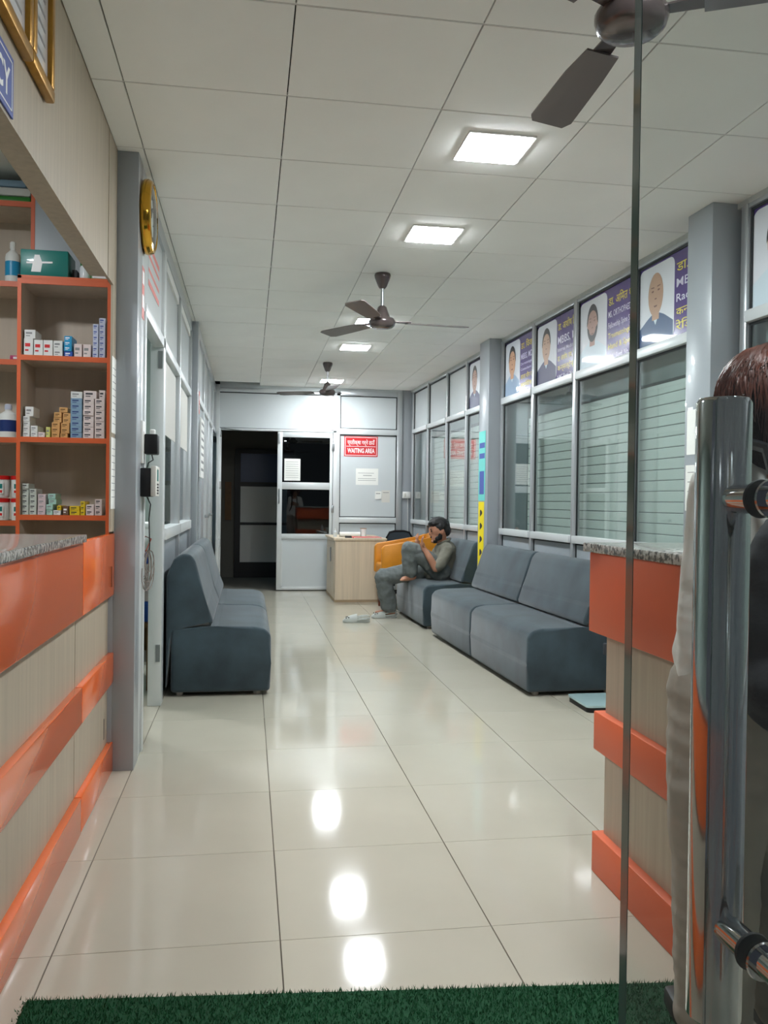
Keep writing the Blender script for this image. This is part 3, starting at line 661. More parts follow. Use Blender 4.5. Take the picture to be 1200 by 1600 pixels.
m = MB(); m.tube([(-.455,4.12,1.425),(-.45,4.13,1.40),(-.47,4.11,1.385),(-.475,4.11,1.36)], .003, 6); m.tube([(-.475,4.12,1.225),(-.46,4.13,1.19),(-.47,4.16,1.12),(-.47,4.20,1.0),(-.475,4.23,.96)], .003, 6)
tag(m.build('adapter_cable', 'black'), 'thin black cable running down from the adapter past the intercom', 'cable')
m = MB()
for k in range(9):
    a = random.uniform(-.02,.02); L = random.uniform(.10,.20); P = []
    for q in range(13):
        t_ = 2*math.pi*q/12; P.append((-.485+.018*math.sin(t_)+.012*(k%3)-.01, 4.235+a-.05*(1-math.cos(t_))*.5+.03*math.sin(t_), .965-L*(1-math.cos(t_))*.5))
    m.tube(P, .0022, 5)
cb = m.build('cable_bundle', 'cable'); tag(cb, 'looped bundle of brown cables hanging at the left doorway', 'cable')
m = MB(); m.tube([(-.49,4.22,.96),(-.47,4.26,1.02),(-.50,4.30,1.03),(-.54,4.26,1.0)], .003, 6); m.build('loop', 'cable_red', cb)
# papers on the beige pilaster
sheet('paper_notice', 'upper white paper taped to the beige pilaster beside the shelves', 'paper', on_left(-.5875,3.78,1.50), .13, .33, 'paper', [(.02,.10,.28-.03*k,.003) for k in range(9)])
sheet('paper_notice', 'lower white paper taped to the beige pilaster beside the shelves', 'paper', on_left(-.5875,3.775,1.17), .13, .31, 'paper', [(.02,.10,.26-.03*k,.003) for k in range(8)])
# things in the side room
rk = thing('wooden_stand', 'low brown wooden stand inside the left doorway', 'stand', (-.78,5.75,0))
MB().box((-.95,5.5,.40),(-.60,6.0,.43),.003).build('top', 'wood_brown', rk); MB().box((-.93,5.52,.16),(-.62,5.98,.18)).build('shelf', 'offwhite', rk)
for x in (-.94,-.63):
    for y in (5.51,5.97): MB().box((x,y,0),(x+.03,y+.03,.40)).build('leg', 'wood_brown', rk)
MB().box((-.93,5.95,.18),(-.62,5.965,.40)).build('back_board', 'wood_brown', rk)
for a, b, mt, lb in ((.431,.560,'blue','blue box on the wooden stand inside the left doorway'),(.561,.80,'box_blush','cream box stacked on the blue box inside the left doorway'),(.801,.88,'blue','flat blue box stacked above the cream box'),(.881,1.06,'white','white box topping the pile inside the left doorway')):
    o = MB().box((-.92,5.55,a),(-.61,5.92,b),.004).build('storage_box', mt); tag(o, lb, 'box'); MB().box((-.93 if mt == 'white' else -.921,5.545,b-.03),(-.605,5.925,b-.0005),.002).build('lid', mt, o)

# ================================================================== PICTURE FRAMES AND PHARMACY SIGN ON THE BULKHEAD
def pframe(y0, y1, z0, z1, label):
    t = thing('picture_frame', label, 'picture frame', (-.59,(y0+y1)/2,z0), 0, 'gold framed certificates')
    w = .035; tilt = .0
    m = MB()
    for a, b in (((-.589,y0,z0),(-.562,y1,z0+w)),((-.589,y0,z1-w),(-.562,y1,z1)),((-.589,y0,z0+w),(-.562,y0+w,z1-w)),((-.589,y1-w,z0+w),(-.562,y1,z1-w))): m.box(a,b,.006)
    m.build('frame', 'gold_frame', t)
    MB().box((-.586,y0+w,z0+w),(-.576,y1-w,z1-w)).build('certificate', 'poster_white', t)
    m = MB(); fn = on_left(-.576,y0+w,z0+w)
    for k in range(5): m.prism([(.03,.05+.04*k),(y1-y0-2*w-.03,.05+.04*k),(y1-y0-2*w-.03,.06+.04*k),(.03,.06+.04*k)], fn, 0, .0005)
    m.build('print', 'ink_light', t)
    return t
pframe(2.325, 2.562, 2.345, 2.70, 'gold framed certificate on the bulkhead, farther from the entrance'); pframe(1.98, 2.318, 2.34, 2.70, 'gold framed certificate on the bulkhead, at the picture corner')
sg = thing('pharmacy_sign', 'blue pharmacy sign with white border on the bulkhead', 'sign', (-.59,1.9,2.15))
fn = on_left(-.589,1.70,2.148); SW = .518; MB().prism([(0,0),(SW,0),(SW,.145),(0,.145)], fn, 0, .004).build('plate', 'blue_sign', sg)
m = MB(); b0 = .012
for P in ([(b0,b0),(SW-b0,b0),(SW-b0,b0+.004),(b0,b0+.004)], [(b0,.129),(SW-b0,.129),(SW-b0,.133),(b0,.133)], [(SW-b0-.004,b0),(SW-b0,b0),(SW-b0,.133),(SW-b0-.004,.133)], [(b0,b0),(b0+.004,b0),(b0+.004,.133),(b0,.133)]): m.prism(P, fn, .004, .0048)
m.build('border', 'white_print', sg)
m = MB(); m.text('PHARMACY', .035, .036, .10, fn, .0048, width=.45, bold=.02); m.build('lettering', 'white_print', sg)

# ================================================================== FAR WALL PRINTS
YP = YB+.005
ws_ = thing('waiting_area_sign', 'red waiting area sign with white lettering on the far wall panel', 'sign', (1.50,YP,1.83))
fn = on_back(1.275,YP,1.832); MB().prism([(0,0),(.462,0),(.462,.276),(0,.276)], fn, .0, .004).build('plate', 'red_sign', ws_)
m = MB(); W_, Hh = .462, .276
for P in ([(.012,.012),(W_-.012,.012),(W_-.012,.019),(.012,.019)], [(.012,Hh-.019),(W_-.012,Hh-.019),(W_-.012,Hh-.012),(.012,Hh-.012)], [(.012,.012),(.019,.012),(.019,Hh-.012),(.012,Hh-.012)], [(W_-.019,.012),(W_-.012,.012),(W_-.012,Hh-.012),(W_-.019,Hh-.012)], [(.03,.134),(W_-.03,.134),(W_-.03,.140),(.03,.140)]): m.prism(P, fn, .004, .0048)
m.build('border', 'white_print', ws_)
m = MB(); m.text('प्रतीक्षा गर्ने ठाउँ', .045, .165, .075, fn, .0050, width=.375, bold=.012); m.text('WAITING AREA', .045, .050, .088, fn, .0050, width=.375, bold=.025); m.build('lettering', 'white_print', ws_)
sheet('paper_notice', 'white paper with faint print taped to the far wall below the red sign', 'paper', on_back(1.44,YP,1.445), .31, .225, 'paper', [(.10,.22,.125,.008),(.03,.28,.085,.005),(.03,.28,.06,.005),(.03,.25,.16,.005)])
sheet('paper_notice', 'small white card taped low on the far wall, left of the torn paper', 'paper', on_back(1.71,YP,1.255), .085, .105, 'paper', [(.01,.07,.07,.01)], th=.010)
sheet('paper_notice', 'torn white paper low on the far wall beside the small card', 'paper', on_back(1.80,YP,1.21), .115, .165, 'offwhite', [(.02,.10,.13,.008)])
sheet('paper_notice', 'white paper taped on the upper glass of the far door', 'paper', on_back(.468,YB-.004,1.487), .215, .295, 'paper', [(.02,.19,.25-.03*k,.004) for k in range(8)])
o = thing('wall_switch', 'small white switch box on the far right corner post', 'switch', (2.12,YB-.02,1.3)); MB().box((2.085,YB-.055,1.27),(2.195,YB-.011,1.36),.004).build('body', 'white', o); MB().box((2.10,YB-.060,1.29),(2.13,YB-.0545,1.34),.002).build('rocker', 'offwhite', o); MB().tube([(2.16,YB-.03,1.27),(2.162,YB-.03,1.0),(2.162,YB-.03,.4)], .004, 6).build('cord', 'white', o)

# ================================================================== DESK AND WHAT STANDS ON IT
dk = thing('desk', 'light wood desk with a cupboard side standing before the far wall', 'desk', (1.5,10.6,0))
MB().box((1.035,10.10,.03),(1.64,10.125,.745)).build('front_panel', 'wood_desk', dk)
MB().box((1.035,10.126,.03),(1.06,11.20,.745)).build('side_panel', 'wood_desk', dk)
MB().box((1.012,10.085,.745),(1.66,11.22,.772),.003).build('top', 'wood_desk', dk)
MB().box((1.030,10.20,.10),(1.0345,10.62,.72)).build('door', 'wood_desk', dk); MB().box((1.030,10.64,.10),(1.0345,11.15,.72)).build('door', 'wood_desk', dk)
MB().box((1.016,10.56,.46),(1.030,10.585,.64),.003).build('handle', 'steel', dk)
MB().box((1.03,10.105,.0),(1.64,10.14,.03)).build('plinth', 'wood_edge', dk); MB().box((1.03,10.141,.0),(1.06,11.2,.03)).build('plinth', 'wood_edge', dk)
MB().box((1.615,10.142,.0),(1.64,11.2,.745)).build('side_panel', 'wood_desk', dk)
o = thing('folder', 'red flat folder lying on the desk', 'folder', (1.42,10.3,.772)); MB().box((1.25,10.14,.7725),(1.60,10.42,.783),.003).build('cover', 'red_lid', o); MB().box((1.26,10.135,.775),(1.59,10.41,.780)).build('pages', 'paper', o)
o = thing('paper_roll', 'white paper roll lying on the desk beside the red folder', 'paper', (1.25,10.5,.80)); MB().lathe([(.030,0),(.030,.26)], (1.13,10.55,.803), 'X', 18).build('roll', 'paper', o); MB().lathe([(.012,-.002),(.012,0)], (1.13,10.55,.803), 'X', 12).build('core', 'wood_edge', o)
o = thing('tumbler', 'clear glass tumbler on the desk behind the red folder', 'tumbler', (1.43,10.55,.773)); MB().lathe([(.034,0),(.036,.004),(.042,.105),(.039,.105),(.033,.008)], seg=20, cap=False).build('glass_body', 'clear_plastic', o, local=True); MB().lathe([(.043,.100),(.043,.108)], seg=20, cap=False).build('rim', 'wood_edge', o, local=True)
o = bottle(1.07,10.5,.773,.022,.10,'clear_plastic','white','white','small clear bottle at the desk corner nearest the door')
o = thing('stapler', 'small dark stapler on the desk by the paper roll', 'stapler', (1.22,10.25,.773)); MB().box((1.16,10.19,.7735),(1.245,10.215,.786),.003).build('base', 'black', o); MB().box((1.16,10.192,.787),(1.24,10.213,.799),.004).build('arm', 'dark_grey', o)

# ================================================================== CHAIRS BY THE DESK
oc = thing('office_chair', 'dark office chair with mesh back between desk and right wall', 'chair', (1.93,10.75,0))
m = MB(); Pf = [(-.165,.55),(-.165,.76),(-.13,.825),(-.06,.842),(.06,.842),(.13,.825),(.165,.76),(.165,.55)]
m.tube([(x,0,z) for x,z in Pf], .014, 8); m.build('back_frame', 'black', oc, local=True)
MB().prism([(x*.95,z-.004) for x,z in Pf], lambda a,b,q: Vector((a,q,b)), -.004, .004).build('back_mesh', 'mesh_dark', oc, local=True)
MB().prism(rrect(.46,.44,.06), lambda a,b,q: Vector((a-.23,b-.46,q)), .42, .47, .01).build('seat', 'black_soft', oc, local=True)
m = MB(); m.tube([(0,.02,.58),(0,.06,.46),(0,-.10,.41)], .018, 8); m.build('back_support', 'black', oc, local=True)
MB().lathe([(.025,.08),(.025,.42)], (0,-.22,0), seg=12).build('column', 'steel', oc, local=True)
for k in range(5):
    a = 2*math.pi*k/5; MB().tube([(0,-.22,.09),(.26*math.cos(a),-.22+.26*math.sin(a),.06)], [.022,.014], 8).build('leg', 'black', oc, local=True); MB().lathe([(.025,-.012),(.025,.012)], (.26*math.cos(a),-.22+.26*math.sin(a),.026), 'Y', 12).build('caster', 'black', oc, local=True)

ac = thing('armchair', 'orange leather tub armchair on dark wooden legs behind the seated man', 'armchair', (1.80,9.49,0))
# local: x towards the right wall (back of the chair), y away from the entrance
AP = [(-.345,.40),(.33,.40),(.36,.845),(.25,.845),(.16,.815),(-.31,.735),(-.345,.70)]
for y0, y1 in ((-.30,-.235),(.235,.30)): MB().prism(AP, lambda a,b,q: Vector((a,q,b)), y0, y1, .018, 3).build('arm', 'orange_leather', ac, local=True)
MB().prism([(.20,.40),(.33,.40),(.36,.86),(.27,.86)], lambda a,b,q: Vector((a,q,b)), -.234, .234, .018, 3).build('backrest', 'orange_leather', ac, local=True)
MB().prism([(-.33,.38),(.20,.38),(.20,.50),(-.33,.52)], lambda a,b,q: Vector((a,q,b)), -.232, .232, .02, 3).build('seat_cushion', 'orange_leather', ac, local=True)
MB().box((-.32,-.28,.33),(.32,.28,.379)).build('seat_rail', 'wood_dark', ac, local=True)
for x in (-.29,.25):
    for y in (-.285,.235): MB().box((x,y,0),(x+.055,y+.05,.33),.004).build('leg', 'wood_dark', ac, local=True)

# ================================================================== PEOPLE: helpers
def _usph(u=14, v=8):
    V = [(0,0,1)]; F = []
    for j in range(1,v):
        t = math.pi*j/v
        for i in range(u): a = 2*math.pi*i/u; V.append((math.sin(t)*math.cos(a), math.sin(t)*math.sin(a), math.cos(t)))
    V.append((0,0,-1)); n = len(V)-1
    for i in range(u): F.append((0,1+i,1+(i+1)%u)); F.append((n,n-u+(i+1)%u,n-u+i))
    for j in range(v-2):
        for i in range(u): a = 1+j*u+i; b = 1+j*u+(i+1)%u; F.append((a,a+u,b+u,b))
    return V, F
USPH = _usph()
def fuse(name, mat, parent, chains=(), ells=(), voxel=.008, smooth=4, extra=None):
    V, F = [], []
    def ball(c, r, mx=None):
        b = len(V)
        for p in USPH[0]:
            q = Vector((p[0]*r[0], p[1]*r[1], p[2]*r[2]))
            if mx: q = mx @ q
            V.append((c[0]+q[0], c[1]+q[1], c[2]+q[2]))
        F.extend([tuple(i+b for i in f) for f in USPH[1]])
    for ch in chains:
        pts = [(Vector(p), r) for p, r in ch]
        for (a, ra), (b, rb_) in zip(pts, pts[1:]):
            n = max(2, int((b-a).length/(min(ra,rb_)*.45))+1)
            for k in range(n+1):
                q = k/n; ball(a.lerp(b,q), (ra+(rb_-ra)*q,)*3)
    for e in ells: ball(Vector(e[0]), e[1], e[2] if len(e) > 2 else None)
    me = bpy.data.meshes.new(name); me.from_pydata(V, [], F)
    tmp = bpy.data.objects.new('tmp', me); COL.objects.link(tmp)
    r = tmp.modifiers.new('r','REMESH'); r.mode = 'VOXEL'; r.voxel_size = voxel; r.use_smooth_shade = True
    s = tmp.modifiers.new('s','SMOOTH'); s.factor = .5; s.iterations = smooth
    if extra: extra(tmp)
    dg = bpy.context.evaluated_depsgraph_get(); out = bpy.data.meshes.new_from_object(tmp.evaluated_get(dg))
    bpy.data.objects.remove(tmp); bpy.data.meshes.remove(me)
    if parent is not None: out.transform(WM[parent.name].inverted())
    out.name = name; out.materials.clear(); out.materials.append(M_[mat])
    for p in out.polygons: p.use_smooth = True
    return link(name, out, parent)
def wrinkle(strength, size, seed=0):
    def f(o):
        t = bpy.data.textures.new('folds','CLOUDS'); t.noise_scale = size; t.noise_depth = 2
        d = o.modifiers.new('d','DISPLACE'); d.texture = t; d.strength = strength; d.mid_level = .5; d.texture_coords = 'GLOBAL'
    return f
def rot(x=0, y=0, z=0): return (Matrix.Rotation(z,3,'Z') @ Matrix.Rotation(y,3,'Y') @ Matrix.Rotation(x,3,'X'))
def finger(base, d, up, L, r, curl):
    # a bent finger as a chain of three segments
    P = [(Vector(base), r)]; p = Vector(base); d = Vector(d).normalized(); ax = d.cross(Vector(up)).normalized()
    for k, f in enumerate((.45,.32,.23)):
        d = Matrix.Rotation(-curl[k],3,ax) @ d; p = p+d*L*f; P.append((p.copy(), r*(.95-.1*k)))
    return P

# ================================================================== THE SEATED MAN (faces left; his left side is towards the entrance)
pe = thing('person', 'man in grey clothes sitting sideways with one knee drawn up on the sofa', 'person', (1.95,8.47,.43))
hc = Vector((1.935,8.45,.925)); HR = rot(y=-.22)         # head leans towards the raised hand
def hd(x, y, z): return hc + HR @ Vector((x,y,z))         # -x = face direction
body_ch = [
 [((1.985,8.47,.55),.10),((2.00,8.47,.68),.105),((1.99,8.47,.76),.08)],                     # trunk
 [((1.99,8.47,.77),.052),((1.955,8.455,.85),.050)],                                         # neck
 [((1.995,8.33,.735),.050),((1.905,8.235,.605),.042),((1.845,8.205,.560),.038),((1.785,8.215,.665),.034),((1.740,8.245,.745),.027)],   # left arm
 [((1.995,8.60,.735),.050),((1.90,8.65,.60),.040),((1.85,8.62,.565),.036),((1.775,8.555,.68),.030),((1.728,8.50,.760),.024)],    # right arm
 [((1.95,8.38,.50),.080),((1.76,8.35,.66),.066),((1.59,8.34,.755),.055),((1.605,8.36,.60),.048),((1.640,8.375,.475),.036)],      # left leg, knee up
 [((1.95,8.57,.50),.080),((1.65,8.64,.475),.066),((1.375,8.68,.435),.055),((1.43,8.71,.25),.046),((1.465,8.72,.085),.034)],      # right leg, foot down
 [((1.650,8.375,.462),.034),((1.60,8.375,.452),.030),((1.545,8.37,.442),.022)],                      # left foot on the seat edge
 [((1.500,8.72,.055),.034),((1.43,8.72,.060),.032),((1.34,8.72,.050),.028)],                        # right foot
]
for k in range(5): body_ch.append([((1.560,8.345+.014*k,.442),.012),((1.528-.004*(2-abs(k-1)),8.343+.015*k,.430),.010)])
# hands: palms plus five bent fingers
for cx, cy, cz, sy in ((1.722,8.265,.775,1),(1.715,8.49,.79,-1)):
    body_ch.append([((cx+.012,cy,cz-.03),.024),((cx-.004,cy,cz+.02),.026)])
    for k, L in enumerate((.070,.080,.076,.060)):
        body_ch.append(finger((cx-.006+.002*k, cy+sy*(-.027+.018*k), cz+.03), (-.35,sy*(.1*k-.15),.9), (0,0,1) if False else (-1,0,0), L, .0095, (.15,.45,.4)))
    body_ch.append(finger((cx+.004, cy-sy*.028, cz-.005), (-.5,-sy*.5,.6), (-1,0,0), .055, .011, (.1,.3,.2)))
ells = [(hd(0,0,.015), (.098,.076,.110), HR), (hd(-.045,0,-.055), (.055,.056,.062), HR), (hd(-.100,0,-.005), (.020,.013,.026), HR), (hd(-.100,0,.030), (.012,.010,.03), HR),
        (hd(-.088,0,-.088), (.024,.030,.020), HR), (hd(-.086,0,-.052), (.018,.026,.014), HR),
        (hd(.012,-.078,-.01), (.020,.010,.030), HR), (hd(.012,.078,-.01), (.020,.010,.030), HR)]
fuse('body', 'skin', pe, body_ch, ells, .0075, 2)
fuse('hair', 'hair_black', pe, [], [(hd(.022,0,.050), (.098,.086,.085), HR), (hd(-.035,0,.092), (.070,.074,.042), HR), (hd(.062,0,.0), (.056,.078,.070), HR), (hd(-.006,0,.105), (.082,.072,.045), HR), (hd(.005,-.066,.035),(.026,.020,.040),HR)], .008, 3, wrinkle(.012,.02))
fuse('beard', 'hair_black', pe, [], [(hd(-.064,0,-.088), (.040,.044,.027), HR), (hd(-.016,-.060,-.045), (.022,.014,.045), HR), (hd(-.016,.060,-.045), (.022,.014,.045), HR), (hd(-.099,0,-.042), (.014,.026,.007), HR), (hd(-.045,-.050,-.066),(.032,.013,.028),HR), (hd(-.045,.050,-.066),(.032,.013,.028),HR)], .006, 2, wrinkle(.006,.015))
m = MB()
for s in (-1,1): m.ell(hd(-.091,s*.032,.018), (.008,.011,.006), HR, 10, 6)
m.build('eyes', 'black', pe)
m = MB()
for s in (-1,1): m.ell(hd(-.094,s*.034,.038), (.007,.020,.005), HR, 10, 6)
m.build('eyebrows', 'hair_black', pe)
fuse('shirt', 'cloth_grey_b', pe, [
 [((1.985,8.47,.50),.130),((2.005,8.47,.63),.132),((2.000,8.47,.72),.115)],
 [((1.985,8.36,.745),.070),((2.000,8.47,.765),.070),((1.985,8.58,.745),.070)],
 [((1.995,8.335,.735),.070),((1.915,8.245,.620),.062),((1.868,8.215,.575),.056)],
 [((1.995,8.605,.735),.070),((1.905,8.652,.605),.062),((1.855,8.625,.585),.058),((1.82,8.60,.62),.052)],
 [((1.94,8.45,.49),.11),((1.86,8.44,.50),.085)]], [], .009, 3, wrinkle(.022,.07))
m = MB(); m.tube([(1.945,8.405,.805),(1.925,8.455,.785),(1.945,8.51,.805),(2.02,8.52,.835),(2.045,8.46,.845),(2.02,8.40,.835),(1.945,8.405,.805)], .014, 8); m.build('collar', 'cloth_grey_b', pe)
fuse('trousers', 'cloth_grey', pe, [
 [((1.98,8.47,.49),.135),((1.95,8.42,.50),.120)],
 [((1.94,8.385,.51),.110),((1.76,8.352,.655),.095),((1.602,8.342,.748),.082),((1.606,8.358,.63),.084),((1.622,8.37,.525),.078)],
 [((1.94,8.57,.50),.110),((1.65,8.64,.485),.098),((1.392,8.68,.435),.088),((1.425,8.70,.28),.092),((1.462,8.715,.135),.088)]], [], .009, 3, wrinkle(.026,.07))

def make_clog(label, loc, rz, group):
    t = thing('clog', label, 'clog', loc, rz, group)
    # toe towards -x
    o = [(-.145,.0),(-.14,.025),(-.12,.040),(-.07,.047),(0,.040),(.06,.036),(.105,.036),(.125,.022),(.13,0)]
    P = o + [(x,-y) for x, y in o[::-1][1:-1]]
    MB().prism(P, lambda a,b,q: Vector((a,b,q)), 0, .024, .006, 2).build('sole', 'clog', t, local=True)
    rs = []
    for x, w, h in ((-.138,.022,.026),(-.125,.036,.042),(-.095,.044,.060),(-.055,.046,.074),(-.015,.043,.084),(.0,.041,.086)):
        rs.append([(x, w*math.cos(math.pi*k/10), .020+(h-.02)*math.sin(math.pi*k/10)) for k in range(11)])
    MB().rings(rs, cap=False).build('upper', 'clog', t, local=True)
    m = MB(); m.tube([(.0,-.041,.05),(.05,-.042,.062),(.10,-.034,.066),(.125,0,.066),(.10,.034,.066),(.05,.042,.062),(.0,.041,.05)], .007, 6); m.build('strap', 'clog', t, local=True)
    m = MB(); m.tube([(.0,-.041,.024),(.10,-.036,.036),(.127,0,.040),(.10,.036,.036),(.0,.041,.024)], .010, 6); m.build('heel_rim', 'clog', t, local=True)
    m = MB()
    for x, z in ((-.11,.047),(-.085,.052),(-.10,.060)): m.ell((x,-.040,z), (.006,.006,.006), None, 8, 6)
    for x, z in ((-.11,.047),(-.085,.052)): m.ell((x,.040,z), (.006,.006,.006), None, 8, 6)
    m.build('vent_holes', 'rubber', t, local=True)
    return t
c0 = make_clog('grey clog on the right foot of the seated man', (1.42,8.72,.001), .04, 'grey clogs of the seated man')
clone(c0, (1.09,8.42,.001), -.10, 'empty grey clog standing alone on the floor', 'grey clogs of the seated man')

# ================================================================== DOCTOR POSTERS
def poster(u1, u0, z0, z1, label, face, shirt, hair, lines, bald=False, beard=False, inner='poster_white', hs=1.0):
    # u1 = far (left) edge, u0 = near (right) edge
    w = u1-u0; h = z1-z0; fn = on_right(u1,-.010,z0)
    t = thing('poster', label, 'poster', RW((u0+u1)/2,-.010,z0), WROT, 'doctor posters above the glass')
    MB().prism([(0,0),(w,0),(w,h),(0,h)], fn, 0, .003).build('sheet', 'purple', t)
    pw = w*.52
    MB().prism([(x+.006,y+.006) for x, y in rrect(pw,h-.03,.05)], fn, .003, .0034).build('photo_ground', inner, t)
    cx, cy = pw*.50, h*.60; a, b = .085*hs, .125*hs
    def oval(cx, cy, a, b, n=20, t0=0, t1=360): return [(cx+a*math.cos(math.radians(t0+(t1-t0)*k/n)), cy+b*math.sin(math.radians(t0+(t1-t0)*k/n))) for k in range(n+(t1-t0 < 360))]
    sh = [(.012,.010),(pw-.004,.010),(pw-.004,h*.22),(cx+.10,h*.33),(cx+.045,h*.37),(cx-.045,h*.37),(cx-.10,h*.33),(.012,h*.24)]
    s_ = MB().prism(sh, fn, .0034, .0038).build('printed_shirt', shirt, t); m = MB()
    m.prism([(cx-.045,h*.37),(cx,h*.24),(cx+.045,h*.37)], fn, .0038, .0041); m.build('printed_collar', 'shirt_pale', s_)
    f_ = MB().prism([(cx-.04,h*.30),(cx+.04,h*.30),(cx+.045,h*.45),(cx-.045,h*.45)], fn, .0041, .0043).prism(oval(cx,cy,a,b), fn, .0043, .0047).build('printed_face', face, t)
    m = MB()
    for s in (-1,1):
        m.prism(oval(cx+s*.034*hs,cy+.022*hs,.014,.006,10), fn, .0047, .0049); m.prism([(cx+s*.018,cy+.040*hs),(cx+s*.055,cy+.043*hs),(cx+s*.055,cy+.049*hs),(cx+s*.018,cy+.047*hs)], fn, .0047, .0049)
    m.prism([(cx-.022,cy-.062*hs),(cx+.022,cy-.062*hs),(cx+.014,cy-.072*hs),(cx-.014,cy-.072*hs)], fn, .0047, .0049)
    m.prism([(cx-.010,cy-.020*hs),(cx+.010,cy-.020*hs),(cx+.012,cy-.028*hs),(cx-.012,cy-.028*hs)], fn, .0047, .0049)
    m.build('printed_features', 'face_shade', f_)
    if not bald:
        out = oval(cx,cy+.006,a*1.07,b*1.10,16,-5,185); inn = oval(cx,cy+.02,a*.86,b*.62,16,0,180)[::-1]
        m = MB(); n = len(out)
        for k in range(n-1): m.prism([out[k],out[k+1],inn[n-2-k],inn[n-1-k]], fn, .0047, .0050)
        m.build('printed_hair', 'hair_print', t)
    if beard:
        out = oval(cx,cy,a*1.0,b*1.0,12,185,355); inn = oval(cx,cy-.025,a*.66,b*.42,12,185,355)[::-1]; m = MB(); n = len(out)
        for k in range(n-1): m.prism([out[k],out[k+1],inn[n-2-k],inn[n-1-k]], fn, .0047, .0050)
        m.build('printed_beard', 'hair_print', t)
    y = h-.045
    for txt, hh, mat, tw in lines:
        y -= hh*1.12; m = MB(); m.text(txt, pw+.03, y, hh, fn, .0036, width=tw*(w-pw-.045), bold=.008); m.build('lettering', mat, t); y -= .012
    return t
Y_, L_ = 'yellow_print', 'lilac_print'
poster(3.074,2.326,2.19,2.70,'doctor poster farthest along the near glass wall, young man in pale blue shirt','face1','shirt_sky',1,
  [('डा. विजय',.075,Y_,1.0),('MBBS, MD (',.072,L_,1.0),('Dermatologist',.034,L_,.9),('Consultant',.032,L_,.8),('छाला यौन रोग',.055,Y_,1.0),('कस्मेटिक',.052,Y_,.9),('NMC Regd. No. 1',.048,L_,1.0)])
poster(2.274,1.476,2.19,2.70,'doctor poster of a man with short dark hair in a navy shirt','face2','shirt_navy',1,
  [('डा. आशीष मि',.075,Y_,1.0),('MBBS, M',.085,L_,1.0),('Internal Medicine',.042,L_,1.0),('डा. आशीष, एम. डी.',.055,Y_,1.0),('कन्सल्टेन्ट',.055,Y_,1.0),('NMC Regd. No. 1',.05,L_,1.0)], beard=False)
poster(1.424,.576,2.19,2.70,'doctor poster of a bearded man in a white shirt beside the glass door edge','face3','shirt_pale',1,
  [('डा. अमित था',.080,Y_,1.0),('MS, ORTHOPAEDIC',.060,L_,1.0),('Fellowship Spine Surg',.055,L_,1.0),('Traumatologist',.050,Y_,.95),('Hand & Spine',.055,Y_,1.0),('NMC Regd. No. 12',.052,L_,1.0)], beard=True)
poster(.524,-.274,2.19,2.70,'doctor poster of a bald man in a blue checked shirt, next to the near column','face2','shirt_blue',1,
  [('डा. रवि कु',.075,Y_,1.3),('MBBS, MD',.070,L_,1.4),('Radiologist',.065,L_,1.3),('कन्सल्टेन्ट',.060,Y_,1.3),('रेडियोलो',.065,Y_,1.2),('NMC No.',.055,L_,1.2)], bald=True, hs=1.05)
poster(-.626,-1.424,2.19,2.70,'doctor poster cut off by the right picture edge, above the standing person','face1','shirt_pale',1, [('डा.',.08,Y_,.4),('MBBS',.075,L_,.8)])
poster(4.224,3.47,2.20,2.70,'doctor poster half hidden behind the far column','face3','shirt_navy',1, [('डा.',.07,Y_,.4),('MBBS',.07,L_,.8)])

# stickers on the columns
fc = on_right(3.40,.131,0)
o = sheet('column_poster', 'narrow teal poster on the far right column', 'poster', on_right(3.40,.131,1.24), .20, .66, 'teal_print', [(.02,.18,.50,.05),(.02,.18,.40,.05),(.03,.17,.06,.22)], 'blue_sign', .002)
o = sheet('column_banner', 'tall yellow strip with dark writing on the far right column', 'banner', on_right(3.39,.131,.36), .17, .87, 'yellow', [], 'ink', .002)
m = MB(); fb = on_right(3.39,.131,.36)
for k in range(6): m.prism([(.05,.10+.125*k),(.12,.13+.125*k),(.12,.15+.125*k),(.07,.17+.125*k),(.05,.16+.125*k)], fb, .002, .0026)
m.build('print', 'ink', o)
sheet('paper_notice', 'upper white paper on the near right column', 'paper', on_right(-.325,.151,1.485), .185, .235, 'paper', [])
sheet('paper_notice', 'lower white paper on the near right column', 'paper', on_right(-.32,.151,1.19), .185, .24, 'paper', [(.02,.10,.20-.05*k,.004) for k in range(3)])
sheet('tape_marks', 'shiny tape scraps on the near right column', 'tape', on_right(-.33,.151,1.72), .05, .015, 'white_print', [], 'ink', .0006)

# ================================================================== PERSON AT THE RECEPTION COUNTER (seen from behind)
pp = thing('person', 'person in white shirt and pale trousers with black backpack, back turned', 'person', (1.13,1.72,0))
px, py = 1.13, 1.72
hx, hy, hz = 1.138, 1.74, 1.438
bch = [[((px,py,.92),.12),((px,py+.01,1.12),.125),((px,py+.01,1.25),.09)], [((px+.01,py+.01,1.26),.055),((hx,hy,1.36),.052)],
  [((px-.085,py,1.255),.050),((px-.13,py-.01,1.03),.038),((px-.145,py+.0,.83),.030),((px-.125,py+.02,.74),.026)],
  [((px+.12,py,1.255),.050),((px+.17,py+.02,1.05),.038),((px+.15,py+.06,.955),.032),((px+.06,py+.20,1.105),.026)],
  [((px-.085,py,.88),.085),((px-.09,py+.01,.48),.058),((px-.09,py-.01,.10),.042),((px-.09,py+.04,.04),.036),((px-.09,py+.14,.03),.028)],
  [((px+.085,py,.88),.085),((px+.09,py+.03,.48),.058),((px+.09,py+.02,.10),.042),((px+.09,py+.06,.04),.036),((px+.09,py+.16,.03),.028)]]
for k, L in enumerate((.066,.076,.072,.058)): bch.append(finger((px-.140+.012*k,py+.00+.012*k,.71), (.12,.1,-1), (1,0,0), L, .0095, (.1,.2,.2)))
